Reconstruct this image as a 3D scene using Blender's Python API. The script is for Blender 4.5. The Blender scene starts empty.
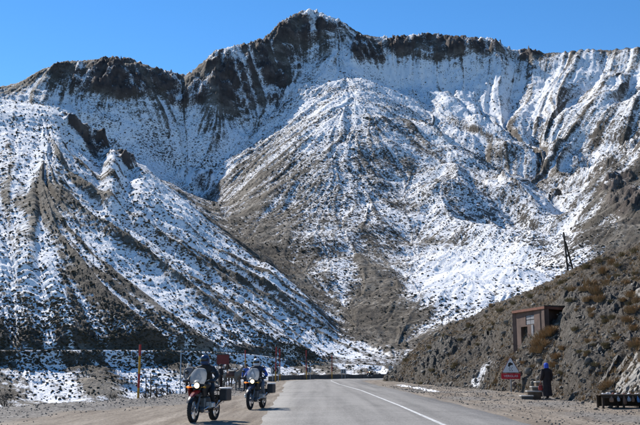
import bpy, bmesh, math, random
import numpy as np
from mathutils import Vector, Matrix, Euler

# ------------------------------------------------------------------ scene, camera, sky, sun
scene = bpy.context.scene
col = scene.collection
R = math.radians
CAM_H = 1.44
FPX = 900.0                       # focal length in photo pixels (640 wide)
PITCH = math.atan(156.5 / FPX)
cam_d = bpy.data.cameras.new('camera')
cam_d.sensor_width = 36.0
cam_d.lens = FPX * 36.0 / 640.0
cam_d.clip_start = 0.1
cam_d.clip_end = 20000
cam = bpy.data.objects.new('camera', cam_d)
col.objects.link(cam)
cam.location = (0, 0, CAM_H)
cam.rotation_euler = (math.pi / 2 + PITCH, 0, 0)
scene.camera = cam

SUN_EL = 40.0                      # degrees
SUN_AZ = -36.0                     # degrees from +Y (view direction) towards +X
world = bpy.data.worlds.new('World')
scene.world = world
world.use_nodes = True
wn = world.node_tree.nodes
wl = world.node_tree.links
bg = wn.get('Background') or wn.new('ShaderNodeBackground')
out = wn.get('World Output') or wn.new('ShaderNodeOutputWorld')
sky = wn.new('ShaderNodeTexSky')
sky.sky_type = 'NISHITA'
sky.sun_disc = False
sky.sun_elevation = R(SUN_EL)
sky.sun_rotation = R(SUN_AZ)
sky.altitude = 2000
sky.air_density = 1.0
sky.dust_density = 0.0
sky.ozone_density = 2.2
hs = wn.new('ShaderNodeHueSaturation'); hs.inputs['Saturation'].default_value = 1.28
wl.new(sky.outputs[0], hs.inputs['Color']); wl.new(hs.outputs[0], bg.inputs[0])
bg.inputs[1].default_value = 0.105
wl.new(bg.outputs[0], out.inputs[0])

sun_d = bpy.data.lights.new('sun', 'SUN')
sun_d.energy = 4.2
sun_d.angle = R(0.53)
sun_d.color = (1.0, 0.94, 0.86)
sun = bpy.data.objects.new('sun', sun_d)
col.objects.link(sun)
sv = Vector((math.sin(R(SUN_AZ)) * math.cos(R(SUN_EL)), math.cos(R(SUN_AZ)) * math.cos(R(SUN_EL)), math.sin(R(SUN_EL))))
sun.rotation_euler = sv.to_track_quat('Z', 'Y').to_euler()
sun.location = (-60, 20, 80)
scene.view_settings.view_transform = 'Standard'
scene.view_settings.look = 'None'
scene.view_settings.exposure = 0.7
scene.view_settings.gamma = 1.0
scene.view_settings.use_curve_mapping = False

rng = np.random.default_rng(7)
rnd = random.Random(11)

# ------------------------------------------------------------------ pixel -> direction
def pdir(x, y):
    u = (x - 320.0) / FPX
    v = (212.5 - y) / FPX
    c, s = math.cos(PITCH), math.sin(PITCH)
    return (u, c - v * s, s + v * c)
def pae(x, y):                      # azimuth, tan(elevation)
    d = pdir(x, y)
    return math.atan2(d[0], d[1]), d[2] / math.hypot(d[0], d[1])
def ground_at(x, y, z=0.0):         # point where the pixel's ray meets height z
    d = pdir(x, y)
    t = (z - CAM_H) / d[2]
    return Vector((d[0] * t, d[1] * t, z))
def at_depth(x, y, Y):              # point on the pixel's ray at forward distance Y
    d = pdir(x, y)
    t = Y / d[1]
    return Vector((d[0] * t, Y, CAM_H + d[2] * t))

# ------------------------------------------------------------------ numpy noise
def _hash(ix, iy, seed):
    h = (ix.astype(np.int64) * 374761393 + iy.astype(np.int64) * 668265263 + seed * 974634527) & 0xFFFFFFFF
    h = ((h ^ (h >> 13)) * 1274126177) & 0xFFFFFFFF
    return (h ^ (h >> 16)) & 0xFFFFFFFF
def perlin(x, y, seed=0):
    x = np.asarray(x, float); y = np.asarray(y, float)
    x0 = np.floor(x); y0 = np.floor(y)
    fx = x - x0; fy = y - y0
    ux = fx * fx * fx * (fx * (fx * 6 - 15) + 10); uy = fy * fy * fy * (fy * (fy * 6 - 15) + 10)
    def g(dx, dy):
        a = _hash(x0 + dx, y0 + dy, seed) * (2 * math.pi / 4294967296.0)
        return np.cos(a) * (fx - dx) + np.sin(a) * (fy - dy)
    a = g(0, 0); b = g(1, 0); c = g(0, 1); d = g(1, 1)
    return ((a + (b - a) * ux) + ((c + (d - c) * ux) - (a + (b - a) * ux)) * uy) * 1.5
def fbm(x, y, octv=4, seed=0, gain=0.5, lac=2.03):
    s = 0; a = 1.0
    for i in range(octv):
        s = s + a * perlin(x, y, seed + i); x = x * lac; y = y * lac; a *= gain
    return s
def ridged(x, y, octv=4, seed=0, gain=0.5, lac=2.07):
    s = 0; a = 1.0
    for i in range(octv):
        s = s + a * (1 - 2 * np.abs(perlin(x, y, seed + i))); x = x * lac; y = y * lac; a *= gain
    return s
def sstep(a, b, x):
    t = np.clip((x - a) / (b - a), 0, 1)
    return t * t * (3 - 2 * t)
def gauss1(a, sig, axis):
    n = int(3 * sig) + 1
    k = np.exp(-0.5 * (np.arange(-n, n + 1) / sig) ** 2); k /= k.sum()
    pad = [(0, 0)] * a.ndim; pad[axis] = (n, n)
    p = np.pad(a, pad, mode='edge')
    o = np.zeros_like(a)
    for i, w in enumerate(k):
        sl = [slice(None)] * a.ndim; sl[axis] = slice(i, i + a.shape[axis])
        o += w * p[tuple(sl)]
    return o

# ------------------------------------------------------------------ materials
MATS = {}
def N(nt, typ, **kw):
    n = nt.nodes.new(typ)
    for k, v in kw.items():
        if k.startswith('i_'):
            n.inputs[k[2:].replace('_', ' ')].default_value = v
        else:
            setattr(n, k, v)
    return n
def new_mat(name):
    m = bpy.data.materials.new(name); m.use_nodes = True
    nt = m.node_tree; nt.nodes.clear()
    o = nt.nodes.new('ShaderNodeOutputMaterial'); b = nt.nodes.new('ShaderNodeBsdfPrincipled')
    nt.links.new(b.outputs[0], o.inputs[0])
    MATS[name] = m
    return m, nt, b
def ramp(nt, stops, interp='LINEAR'):
    r = nt.nodes.new('ShaderNodeValToRGB'); e = r.color_ramp.elements
    r.color_ramp.interpolation = interp
    while len(e) < len(stops): e.new(0.5)
    for q, (p, c) in zip(e, stops):
        q.position = p; q.color = (c[0], c[1], c[2], 1)
    return r
def noise(nt, scale, detail=4, rough=0.55, vec=None, dist=0.0):
    n = nt.nodes.new('ShaderNodeTexNoise')
    n.inputs['Scale'].default_value = scale; n.inputs['Detail'].default_value = detail
    n.inputs['Roughness'].default_value = rough; n.inputs['Distortion'].default_value = dist
    if vec is not None: nt.links.new(vec, n.inputs['Vector'])
    return n
def math_n(nt, op, a, b=None, c=None, clamp=False):
    n = nt.nodes.new('ShaderNodeMath'); n.operation = op; n.use_clamp = clamp
    for i, q in enumerate((a, b, c)):
        if q is None: continue
        if isinstance(q, (int, float)): n.inputs[i].default_value = q
        else: nt.links.new(q, n.inputs[i])
    return n.outputs[0]
def mixc(nt, fac, a, b):
    n = nt.nodes.new('ShaderNodeMix'); n.data_type = 'RGBA'
    for s, q in ((n.inputs[0], fac), (n.inputs[6], a), (n.inputs[7], b)):
        if isinstance(q, (int, float)): s.default_value = q
        elif isinstance(q, tuple): s.default_value = (q[0], q[1], q[2], 1)
        else: nt.links.new(q, s)
    return n.outputs[2]
def smooth_n(nt, lo, hi, v):
    n = nt.nodes.new('ShaderNodeMapRange'); n.interpolation_type = 'SMOOTHSTEP'
    n.inputs[1].default_value = lo; n.inputs[2].default_value = hi
    nt.links.new(v, n.inputs[0])
    return n.outputs[0]
def bump(nt, b, h, strength=0.5, dist=0.05):
    n = nt.nodes.new('ShaderNodeBump'); n.inputs['Strength'].default_value = strength; n.inputs['Distance'].default_value = dist
    nt.links.new(h, n.inputs['Height']); nt.links.new(n.outputs[0], b.inputs['Normal'])
def simple_mat(name, c, rough=0.7, metal=0.0, var=0.25, scale=12.0, bmp=0.0, spec=0.4):
    m, nt, b = new_mat(name)
    tc = nt.nodes.new('ShaderNodeTexCoord')
    n = noise(nt, scale, 5, 0.6, tc.outputs['Object'])
    r = ramp(nt, [(0.25, tuple(q * (1 - var) for q in c)), (0.75, tuple(min(1, q * (1 + var)) for q in c))])
    nt.links.new(n.outputs[0], r.inputs[0]); nt.links.new(r.outputs[0], b.inputs['Base Color'])
    b.inputs['Roughness'].default_value = rough; b.inputs['Metallic'].default_value = metal
    b.inputs['Specular IOR Level'].default_value = spec
    if bmp: bump(nt, b, n.outputs[0], bmp, 0.02)
    return m

# mountain: soil, rock and snow by cover attributes, broken up by fine noise
m, nt, b = new_mat('mountain_cover')
geo = nt.nodes.new('ShaderNodeNewGeometry')
P = geo.outputs['Position']
a_s = N(nt, 'ShaderNodeAttribute', attribute_name='snow').outputs['Fac']
a_r = N(nt, 'ShaderNodeAttribute', attribute_name='rock').outputs['Fac']
n1 = noise(nt, 0.09, 6, 0.62, P); n2 = noise(nt, 0.55, 5, 0.65, P); n3 = noise(nt, 2.2, 3, 0.6, P)
v = math_n(nt, 'ADD', a_s, math_n(nt, 'MULTIPLY', math_n(nt, 'SUBTRACT', n1.outputs[0], 0.5), 0.55))
v = math_n(nt, 'ADD', v, math_n(nt, 'MULTIPLY', math_n(nt, 'SUBTRACT', n2.outputs[0], 0.5), 1.1))
v = math_n(nt, 'ADD', v, math_n(nt, 'MULTIPLY', math_n(nt, 'SUBTRACT', n3.outputs[0], 0.5), 0.4))
sn = smooth_n(nt, 0.38, 0.64, v)
soil = ramp(nt, [(0.3, (0.12, 0.106, 0.086)), (0.5, (0.20, 0.178, 0.148)), (0.72, (0.30, 0.27, 0.225))])
nt.links.new(n2.outputs[0], soil.inputs[0])
rockc = ramp(nt, [(0.3, (0.038, 0.031, 0.029)), (0.55, (0.085, 0.067, 0.06)), (0.75, (0.18, 0.147, 0.13))])
nt.links.new(n1.outputs[0], rockc.inputs[0])
snow_c = ramp(nt, [(0.3, (0.78, 0.79, 0.81)), (0.7, (0.90, 0.90, 0.90))])
nt.links.new(n1.outputs[0], snow_c.inputs[0])
n0 = noise(nt, .045, 5, .65, P)
soil2 = mixc(nt, smooth_n(nt, .42, .62, n0.outputs[0]), (.085, .072, .056), soil.outputs[0])
base = mixc(nt, a_r, soil2, rockc.outputs[0])
a_k = N(nt, 'ShaderNodeAttribute', attribute_name='scrub').outputs['Fac']
def specks(scale, rmax):
    vo_ = N(nt, 'ShaderNodeTexVoronoi', i_Scale=scale); nt.links.new(P, vo_.inputs['Vector'])
    sp_ = nt.nodes.new('ShaderNodeSeparateColor'); nt.links.new(vo_.outputs['Color'], sp_.inputs[0])
    rad_ = math_n(nt, 'MULTIPLY', math_n(nt, 'MULTIPLY', sp_.outputs[0], rmax), a_k)
    return smooth_n(nt, 0.0, .09, math_n(nt, 'SUBTRACT', rad_, vo_.outputs['Distance']))
spk = math_n(nt, 'MAXIMUM', specks(.36, .85), specks(.85, .80))
cover = mixc(nt, sn, base, snow_c.outputs[0])
nt.links.new(mixc(nt, math_n(nt, 'MULTIPLY', spk, .9), cover, (.052, .044, .034)), b.inputs['Base Color'])
b.inputs['Roughness'].default_value = 0.85
b.inputs['Specular IOR Level'].default_value = 0.15
hh = math_n(nt, 'ADD', n2.outputs[0], math_n(nt, 'MULTIPLY', n3.outputs[0], 0.3))
bump(nt, b, hh, 0.7, 1.0)

# ------------------------------------------------------------------ mountain heightfield
# Profiles: for each photo column the slope passes through points (row y, range r in metres, snow cover).
LINES = {
 #  x :   base A         bank foot     bench edge      bench back      cut top         spur crest C    hollow D        mid slope       shoulder        dip             cliff foot
  -90: [(404,153,0.45),(368.64,174.8,0.45),(352,178,0.5),(352,184,0.3),(342,185.7,0.2),(92,500,0.75),(125,560,0.6),(118,880,0.75),(112,930,0.8),(110,940,0.8),(104,990,0.6)],
    0: [(401,165,0.45),(366.32,186.8,0.45),(350,190,0.5),(350,196,0.3),(341,197.7,0.2),(98,480,0.72),(130,540,0.6),(115,860,0.7),(106,900,0.75),(104,910,0.75),(99,950,0.5)],
   60: [(400,167,0.45),(366,188.8,0.45),(350,192,0.5),(350,198,0.3),(339,199.7,0.2),(107,460,0.62),(140,520,0.6),(128,850,0.8),(115,893,0.8),(112,900,0.75),(95,945,0.55)],
  100: [(399,169,0.5),(365.68,190.8,0.5),(350,194,0.55),(350,200,0.3),(337,201.7,0.2),(132,440,0.5),(165,500,0.6),(148,840,0.8),(124,868,0.85),(120,876,0.8),(98,925,0.5)],
  130: [(398,172,0.6),(365.36,193.8,0.6),(350,197,0.6),(350,203,0.3),(338,204.7,0.2),(156,425,0.5),(188,480,0.6),(162,820,0.8),(134,862,0.85),(129,870,0.8),(100,920,0.5)],
  185: [(394,180,0.6),(364.76,201.8,0.6),(351,205,0.6),(351,211,0.3),(340,212.7,0.2),(200,390,0.5),(225,450,0.6),(187,840,0.75),(150,890,0.85),(146,896,0.85),(112,940,0.6)],
  215: [(390,187,0.6),(364.16,208.8,0.6),(352,212,0.6),(352,218,0.3),(343,219.7,0.25),(222,375,0.5),(243,440,0.5),(205,770,0.6),(172,810,0.85),(167,835,0.85),(108,925,0.5)],
  250: [(384,200,0.6),(363.6,216.8,0.6),(354,220,0.6),(354,226,0.3),(345,227.7,0.25),(248,355,0.5),(262,420,0.45),(215,600,0.45),(165,790,0.55),(165,858,0.85),(108,945,0.55)],
  300: [(379,216,0.6),(366.76,232.8,0.6),(361,236,0.55),(361,241,0.35),(352,242.7,0.3),(288,320,0.45),(293,390,0.45),(215,570,0.6),(113,850,0.72),(121,933,0.85),(62,1060,0.45)],
  345: [(376,220,0.6),(367.84,236.8,0.6),(364,240,0.6),(364,245,0.4),(358,250,0.5),(331,290,0.5),(316,370,0.5),(215,560,0.68),(90,830,0.8),(89,930,0.9),(50,1070,0.6)],
  370: [(376,220,0.5),(368.52,236.8,0.5),(365,240,0.5),(365,245,0.4),(360,250,0.5),(336,290,0.25),(312,370,0.28),(217,560,0.68),(95,830,0.75),(97,925,0.9),(84,1040,0.8)],
  390: [(376,220,0.4),(369.2,236.8,0.4),(366,240,0.4),(366,245,0.4),(361,250,0.5),(338,290,0.2),(309,370,0.3),(220,560,0.7),(106,815,0.72),(106,910,0.9),(90,1045,0.8)],
  430: [(376,220,0.4),(369.2,236.8,0.4),(366,240,0.4),(366,245,0.4),(361,250,0.4),(335,290,0.4),(303,380,0.75),(232,570,0.72),(138,785,0.65),(140,840,0.8),(92,1042,0.8)],
  480: [(376,220,0.4),(369.2,236.8,0.4),(366,240,0.4),(366,245,0.4),(361,250,0.4),(330,300,0.6),(290,390,0.95),(242,570,0.75),(180,740,0.6),(168,800,0.7),(92,1040,0.8)],
  520: [(376,220,0.4),(369.2,236.8,0.4),(366,240,0.4),(366,245,0.4),(360,250,0.4),(325,300,0.8),(280,400,0.95),(247,570,0.75),(205,700,0.6),(190,770,0.62),(88,1030,0.75)],
  560: [(376,220,0.4),(369.2,236.8,0.4),(366,240,0.4),(366,245,0.4),(360,250,0.4),(318,310,0.7),(275,410,0.8),(255,560,0.6),(225,680,0.55),(205,740,0.6),(84,1015,0.7)],
  600: [(376,220,0.4),(369.2,236.8,0.4),(366,240,0.4),(366,245,0.4),(360,250,0.4),(300,320,0.5),(255,420,0.5),(225,560,0.5),(185,680,0.5),(170,740,0.55),(73,1005,0.7)],
  640: [(376,220,0.4),(369.2,236.8,0.4),(366,240,0.4),(366,245,0.4),(360,250,0.4),(285,330,0.4),(238,430,0.4),(203,560,0.5),(163,680,0.5),(148,740,0.55),(70,990,0.65)],
  740: [(376,220,0.4),(369.2,236.8,0.4),(366,240,0.4),(366,245,0.4),(360,250,0.4),(260,340,0.4),(215,430,0.4),(175,560,0.4),(135,680,0.5),(125,740,0.55),(66,955,0.65)],
}
def add_col(x, sh):
    k0 = max(q for q in LINES if q < x); k1 = min(q for q in LINES if q > x); f_ = (x - k0) / (k1 - k0)
    LINES[x] = [tuple(p_ + (q_ - p_) * f_ for p_, q_ in zip(a_, b_)) for a_, b_ in zip(LINES[k0], LINES[k1])]
    LINES[x][8] = sh
add_col(275, (141, 800, .55)); add_col(322, (97, 825, .72))
LINES[300][8] = (112, 820, .65); LINES[345][8] = (91, 820, .72); LINES[370][8] = (92, 820, .72); LINES[390][8] = (98, 820, .70); LINES[430][8] = (130, 800, .62)
SKYLINE = [(-120,104),(-60,98),(0,87),(20,82),(40,70),(62,61),(90,60),(110,56),(130,58),(150,66),(170,71),(186,75),(193,70),(205,60),(215,50),(225,48),(240,44),(255,41),(268,35),(276,25),(290,16),(303,10),(312,9),(325,14),(340,20),(352,28),(362,34),(378,37),(395,36),(415,34),(430,33),(450,35),(475,37),(495,38),(503,44),(512,50),(530,48),(545,53),(565,52),(590,49),(610,50),(640,47),(700,46),(780,50)]
SKY_R = [(-120,1050),(0,1000),(60,985),(130,960),(186,985),(250,1030),(305,1130),(390,1115),(480,1105),(560,1075),(640,1045),(780,1000)]
NA, NR = 970, 860
az = np.linspace(pae(-72, 212)[0], pae(712, 212)[0], NA)
lnr = np.concatenate([np.linspace(math.log(62), math.log(180), 90, endpoint=False), np.linspace(math.log(180), math.log(1270), NR - 120, endpoint=False), np.linspace(math.log(1270), math.log(2200), 30)])
rr = np.exp(lnr)
xs = sorted(LINES)
nl = len(LINES[0])
Lr, Lz, Ls = [], [], []
for k in range(nl):
    A = [pae(x, LINES[x][k][0]) for x in xs]
    a_ = np.array([q[0] for q in A]); te = np.array([q[1] for q in A])
    r_ = np.array([LINES[x][k][1] for x in xs], float); s_ = np.array([LINES[x][k][2] for x in xs])
    sg_ = 20 if k in (7, 8, 9) else (16 if k == 5 else 8)
    R_ = gauss1(np.interp(az, a_, r_), sg_ + 1, 0); T_ = gauss1(np.interp(az, a_, te), sg_, 0); S_ = gauss1(np.interp(az, a_, s_), 9, 0)
    Lr.append(R_); Lz.append(CAM_H + R_ * T_); Ls.append(S_)
A = [pae(*q) for q in SKYLINE]
sky_te = gauss1(np.interp(az, [q[0] for q in A], [q[1] for q in A]), 1.5, 0)
sky_r = gauss1(np.interp(az, [pae(x, 60)[0] for x, r in SKY_R], [r for x, r in SKY_R]), 25, 0)
Lr.append(sky_r); Lz.append(CAM_H + sky_r * gauss1(sky_te, 3, 0)); Ls.append(np.full(NA, .35))
Lr.append(sky_r + 60); Lz.append(Lz[-1] - 25); Ls.append(np.full(NA, .6))
Lr.append(np.full(NA, 2300.)); Lz.append(np.full(NA, 40.)); Ls.append(np.full(NA, .7))
Lr.insert(0, np.full(NA, 60.)); Lz.insert(0, np.full(NA, -9.5)); Ls.insert(0, np.full(NA, .3))
Lr.insert(1, Lr[1] - 30); Lz.insert(1, np.full(NA, -9.0)); Ls.insert(1, np.full(NA, .4))
Lr = np.array(Lr); Lz = np.array(Lz); Ls = np.array(Ls)
# line index: 0 floor, 1 floor, 2 A, 2.5 bank foot, 3 bench edge, 4 bench back, 5 cut top, 6 C, 7 D, 8 mid, 9 shoulder, 10 dip, 11 cliff foot, 12 ridge, 13, 14
Z = np.empty((NA, NR)); S = np.empty((NA, NR)); SN = np.empty((NA, NR))
idx = np.array([0, 1, 2, 2.5] + list(range(3, Lr.shape[0] - 1)), float)
for i in range(NA):
    Z[i] = np.interp(rr, Lr[:, i], Lz[:, i]); S[i] = np.interp(rr, Lr[:, i], idx); SN[i] = np.interp(rr, Lr[:, i], Ls[:, i])
w = sstep(5.3, 5.6, S)
Zs = gauss1(gauss1(Z, 7, 1), 4, 0)
Z = Z * (1 - w) + Zs * w
AZ, RR = np.meshgrid(az, rr, indexing='ij')
X = RR * np.sin(AZ); Y = RR * np.cos(AZ)
PX = 320 + FPX * np.tan(AZ)                       # roughly the photo column, used to lay out the ground cover
Zd = gauss1(gauss1(Z, 34, 0), 26, 1)                # the middle buttress is a broad rounded dome
wd = np.exp(-((PX - 345) / 105) ** 4) * sstep(7.1, 8.2, S) * (1 - sstep(9.9, 10.9, S))
Z = Z * (1 - .95 * wd) + Zd * .95 * wd
PYR = lambda Zq: 369 - FPX * (Zq - CAM_H) / RR
upper = sstep(7.5, 9.5, S)
right = sstep(400, 470, PX)
# broad relief
far = sstep(5.2, 6.2, S)
Zb = Z + far * (1 - 0.6 * sstep(11.0, 12, S)) * (fbm(X / 90, Y / 90, 3, 3) * 5 + 2.0 * fbm(X / 30, Y / 30, 2, 31))
# buttresses and ravines below the right-hand cliffs, running down towards the valley
ang = math.radians(28)
Q = X * math.cos(ang) + Y * math.sin(ang)
rav = ridged(Q / 75 + 0.25 * fbm(X / 120, Y / 120, 2, 5), Y / 420, 3, 40)
rav = gauss1(gauss1(rav, 2.0, 0), 2.0, 1)
Zb += right * sstep(6.6, 8.2, S) * (1 - sstep(9.7, 11.0, S)) * rav * 19
# streaks along the fall line (line integral convolution of noise)
dz_a = np.gradient(Zb, axis=0) / (RR * (az[1] - az[0])); dz_r = np.gradient(Zb, axis=1) / (RR * np.gradient(lnr)[None, :])
dz_a = gauss1(gauss1(dz_a, 5, 0), 5, 1); dz_r = gauss1(gauss1(dz_r, 5, 0), 5, 1)
mag = np.sqrt(dz_a ** 2 + dz_r ** 2) + 1e-4
va = (dz_a / mag / (RR * (az[1] - az[0]))).astype(np.float32); vr = (dz_r / mag / (RR * np.gradient(lnr)[None, :])).astype(np.float32)
def lic(src, step, n):
    acc = src.copy(); cnt = 1
    gi, gj = np.meshgrid(np.arange(NA, dtype=np.float32), np.arange(NR, dtype=np.float32), indexing='ij')
    for sg in (1, -1):
        ci = gi.copy(); cj = gj.copy()
        for q in range(n):
            ii = np.clip(ci + .5, 0, NA - 1).astype(np.int32); jj = np.clip(cj + .5, 0, NR - 1).astype(np.int32)
            ci += sg * step * va[ii, jj]; cj += sg * step * vr[ii, jj]
            ii = np.clip(ci + .5, 0, NA - 1).astype(np.int32); jj = np.clip(cj + .5, 0, NR - 1).astype(np.int32)
            acc += src[ii, jj]; cnt += 1
    acc /= cnt
    return np.clip((acc - acc.mean()) / acc.std(), -2.0, 2.0)
L1 = lic((perlin(X / 17, Y / 17, 71) + perlin(X / 9, Y / 9, 74)).astype(np.float32), 4.0, 16)
L2 = lic(perlin(X / 5.5, Y / 5.5, 72).astype(np.float32), 4.0, 16)
L4 = lic(perlin(X / 2.7, Y / 2.7, 75).astype(np.float32), 2.6, 14)
L3 = lic((perlin(X / 34, Y / 34, 73)).astype(np.float32), 8.0, 16)
slope_m = sstep(5.02, 5.35, S)
nearm = sstep(1.9, 2.1, S) * (1 - sstep(2.9, 3.0, S))
Zf = Zb + slope_m * (L1 * 0.4 + L2 * 0.42) * (0.75 + 1.0 * upper)
Zf += upper * (1 - sstep(11.5, 12.2, S)) * L3 * (2.2 + 2.5 * right) * (1 - .8 * wd)
Zf += nearm * (L2 * 0.35 + L1 * 0.3)
Zf += slope_m * L4 * .16
Zf += sstep(4.3, 5.0, S) * (1 - sstep(5.6, 6.0, S)) * (L1 * 0.9 + L2 * .5) * (1 - sstep(300, 360, PX))
# crags
crag = np.zeros_like(Z)
def blob(cx, cy, rx, ry, pw=1.0):
    return np.exp(-(((PX - cx) / rx) ** 2 + ((PYR(Zb) - cy) / ry) ** 2) ** pw)
gate_far = sstep(9.2, 10.2, S); gate_c = sstep(5.4, 5.7, S) * (1 - sstep(6.3, 6.8, S))
n_c = fbm(X / 60, Y / 60, 4, 90)
crag = np.maximum(crag, gate_far * np.clip(blob(250, 75, 52, 34, 1.5) * 1.25 + 0.25 * n_c, 0, 1) * sstep(.12, .4, blob(250, 75, 58, 40, 1.5)))
crag = np.maximum(crag, gate_far * sstep(.15, .45, blob(112, 82, 80, 22, 1.4) + .2 * n_c - .1) * .85)
crag = np.maximum(crag, gate_far * sstep(.15, .45, blob(180, 100, 24, 12) + .2 * n_c - .1) * .7)
crag = np.maximum(crag, gate_far * sstep(.15, .45, blob(435, 44, 66, 11, 1.6) + .12 * n_c - .05))
crag = np.maximum(crag, gate_far * sstep(.15, .45, blob(370, 52, 18, 13, 1.4) + .1 * n_c))
crag = np.maximum(crag, gate_far * sstep(.15, .45, blob(590, 54, 95, 8, 1.6) + .12 * n_c - .05) * .9)
crag = np.maximum(crag, gate_far * sstep(.15, .5, blob(310, 22, 42, 16, 1.2) + .2 * n_c - .1) * .8)
crag = np.maximum(crag, gate_c * sstep(.2, .5, blob(94, 124, 38, 17, 1.2) + .25 * n_c - .05))
crag = np.maximum(crag, gate_c * sstep(.2, .5, blob(128, 146, 14, 16, 1.2) + .2 * n_c - .05))
crag = np.maximum(crag, sstep(7.5, 8.5, S) * sstep(.2, .5, blob(190, 182, 22, 9) + .2 * n_c - .05) * .8)
crag = np.maximum(crag, sstep(5.8, 8, S) * sstep(.25, .5, blob(628, 205, 20, 17) + .3 * n_c - .08) * .55)
crag *= .25 + .75 * sstep(-.45, .2, fbm(X / 40, Y / 40, 3, 150) - .22 * L1)
rk = ridged(X / 42, Y / 42, 7, 100, .64)
blk = np.round((Zb + 6 * perlin(X / 25, Y / 25, 111)) / 11) * 11 - Zb          # ledges in the cliffs
sc = np.where(S < 7.2, 0.8, 1.0)
Zf += crag * (rk * 6.0 * (1 - .5 * sstep(11.5, 12, S)) + 0.5 * np.clip(blk, -8, 8) + 3.0 * fbm(X / 9, Y / 9, 3, 120)) * sc
# fine roughness
Zf += slope_m * (0.55 * fbm(X / 7, Y / 7, 3, 130) * (0.5 + RR / 900))
# bring the crest back to the skyline of the photograph
te_now = np.max(np.where(S > 10.5, (Zf - CAM_H) / RR, -1), axis=1)
ratio = gauss1(sky_te / te_now, 4, 0)
Zf += (ratio[:, None] - 1) * (Zf - CAM_H) * sstep(8.5, 11.5, S)
te_c = np.max(np.where((S > 5.6) & (S < 6.5), (Zf - CAM_H) / RR, -1), axis=1)
tgt = (Lz[7] - CAM_H) / Lr[7]
lft = 1 - sstep(330, 360, PX[:, 0])
Zf += ((gauss1(tgt / te_c, 6, 0) - 1) * lft)[:, None] * (Zf - CAM_H) * sstep(5.1, 5.8, S) * (1 - sstep(6.5, 7, S))
PY = PYR(Zf)
# slope and curvature drive where snow lies
dz_a = np.gradient(Zf, axis=0) / (RR * (az[1] - az[0])); dz_r = np.gradient(Zf, axis=1) / (RR * np.gradient(lnr)[None, :])
steep = np.sqrt(dz_a ** 2 + dz_r ** 2)
def pb(cx, cy, rx, ry): return np.exp(-(((PX - cx) / rx) ** 2 + ((PY - cy) / ry) ** 2))
snow = SN.copy()
lower_left = sstep(5.0, 5.05, S) * (1 - sstep(5.85, 6.15, S)) * (1 - sstep(330, 380, PX))
snow += lower_left * (0.22 - 0.15 * L1 - 0.25 * L2 - 0.14 * L4 - 0.08 * L3 + .18 * (1 - sstep(5.0, 5.5, S)))
snow += (1 - lower_left) * slope_m * (-0.09 * L1 - 0.08 * L2 - .07 * L4)
snow += nearm * (-0.24 * L1 - .16 * L2 - .08 * L4)
snow -= 0.26 * sstep(1.1, 2.0, steep) * slope_m
snow += .03 * right * sstep(8.2, 9.2, S) * (1 - sstep(11.3, 12, S))
ledge = gauss1(gauss1(dz_r, 1.2, 1), 1.2, 0)
csn = .50 - .16 * L1 - .30 * sstep(.7, 2.0, ledge) + .30 * fbm(X / 22, Y / 22, 3, 140)
csn = csn - .22 * (S < 7) - .10 * (PX > 345) * (S > 9)
snow = snow * (1 - .85 * crag) + .85 * crag * csn
bare = lower_left * (.55 * pb(45, 205, 40, 26) + .35 * pb(95, 300, 60, 40) * sstep(-.4, .6, L1) + .3 * pb(250, 275, 70, 40) * sstep(-.3, .8, L1) + .25 * pb(160, 315, 60, 22))
snow -= bare
snow += lower_left * (.4 * pb(140, 205, 80, 34) + .25 * pb(25, 135, 55, 40) + .22 * pb(20, 270, 45, 35) + .2 * pb(215, 290, 60, 30) + .25 * pb(110, 262, 90, 10))
fl = sstep(5.9, 6.2, S)
snow -= fl * (.55 * pb(375, 318, 24, 34) + .16 * pb(235, 250, 55, 45) * (PX > 200) + .25 * pb(445, 243, 35, 6) + .3 * pb(610, 248, 28, 12) + .4 * pb(625, 205, 26, 20) + .25 * pb(490, 152, 10, 8))
snow += fl * (.35 * pb(470, 275, 75, 28) + .3 * pb(340, 110, 30, 22) + .22 * pb(370, 75, 60, 14) + .2 * pb(450, 65, 90, 14))
snow -= fl * (.05 * pb(345, 195, 95, 75) + .04 * pb(265, 205, 40, 45))
snow = np.clip(snow, -0.1, 1.15)
cutm = sstep(4.05, 4.3, S) * (1 - sstep(5.05, 5.2, S)) * (1 - sstep(300, 340, PX))
snow += cutm * (.10 - .20 * L2 - .12 * L4 + .15 * fbm(X / 6, Y / 6, 2, 170))
rock = np.clip(crag * 1.2 + 0.4 * sstep(1.1, 1.8, steep) * slope_m + sstep(4.2, 4.8, S) * (1 - sstep(5.0, 5.2, S)) * .4, 0, 1)

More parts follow.
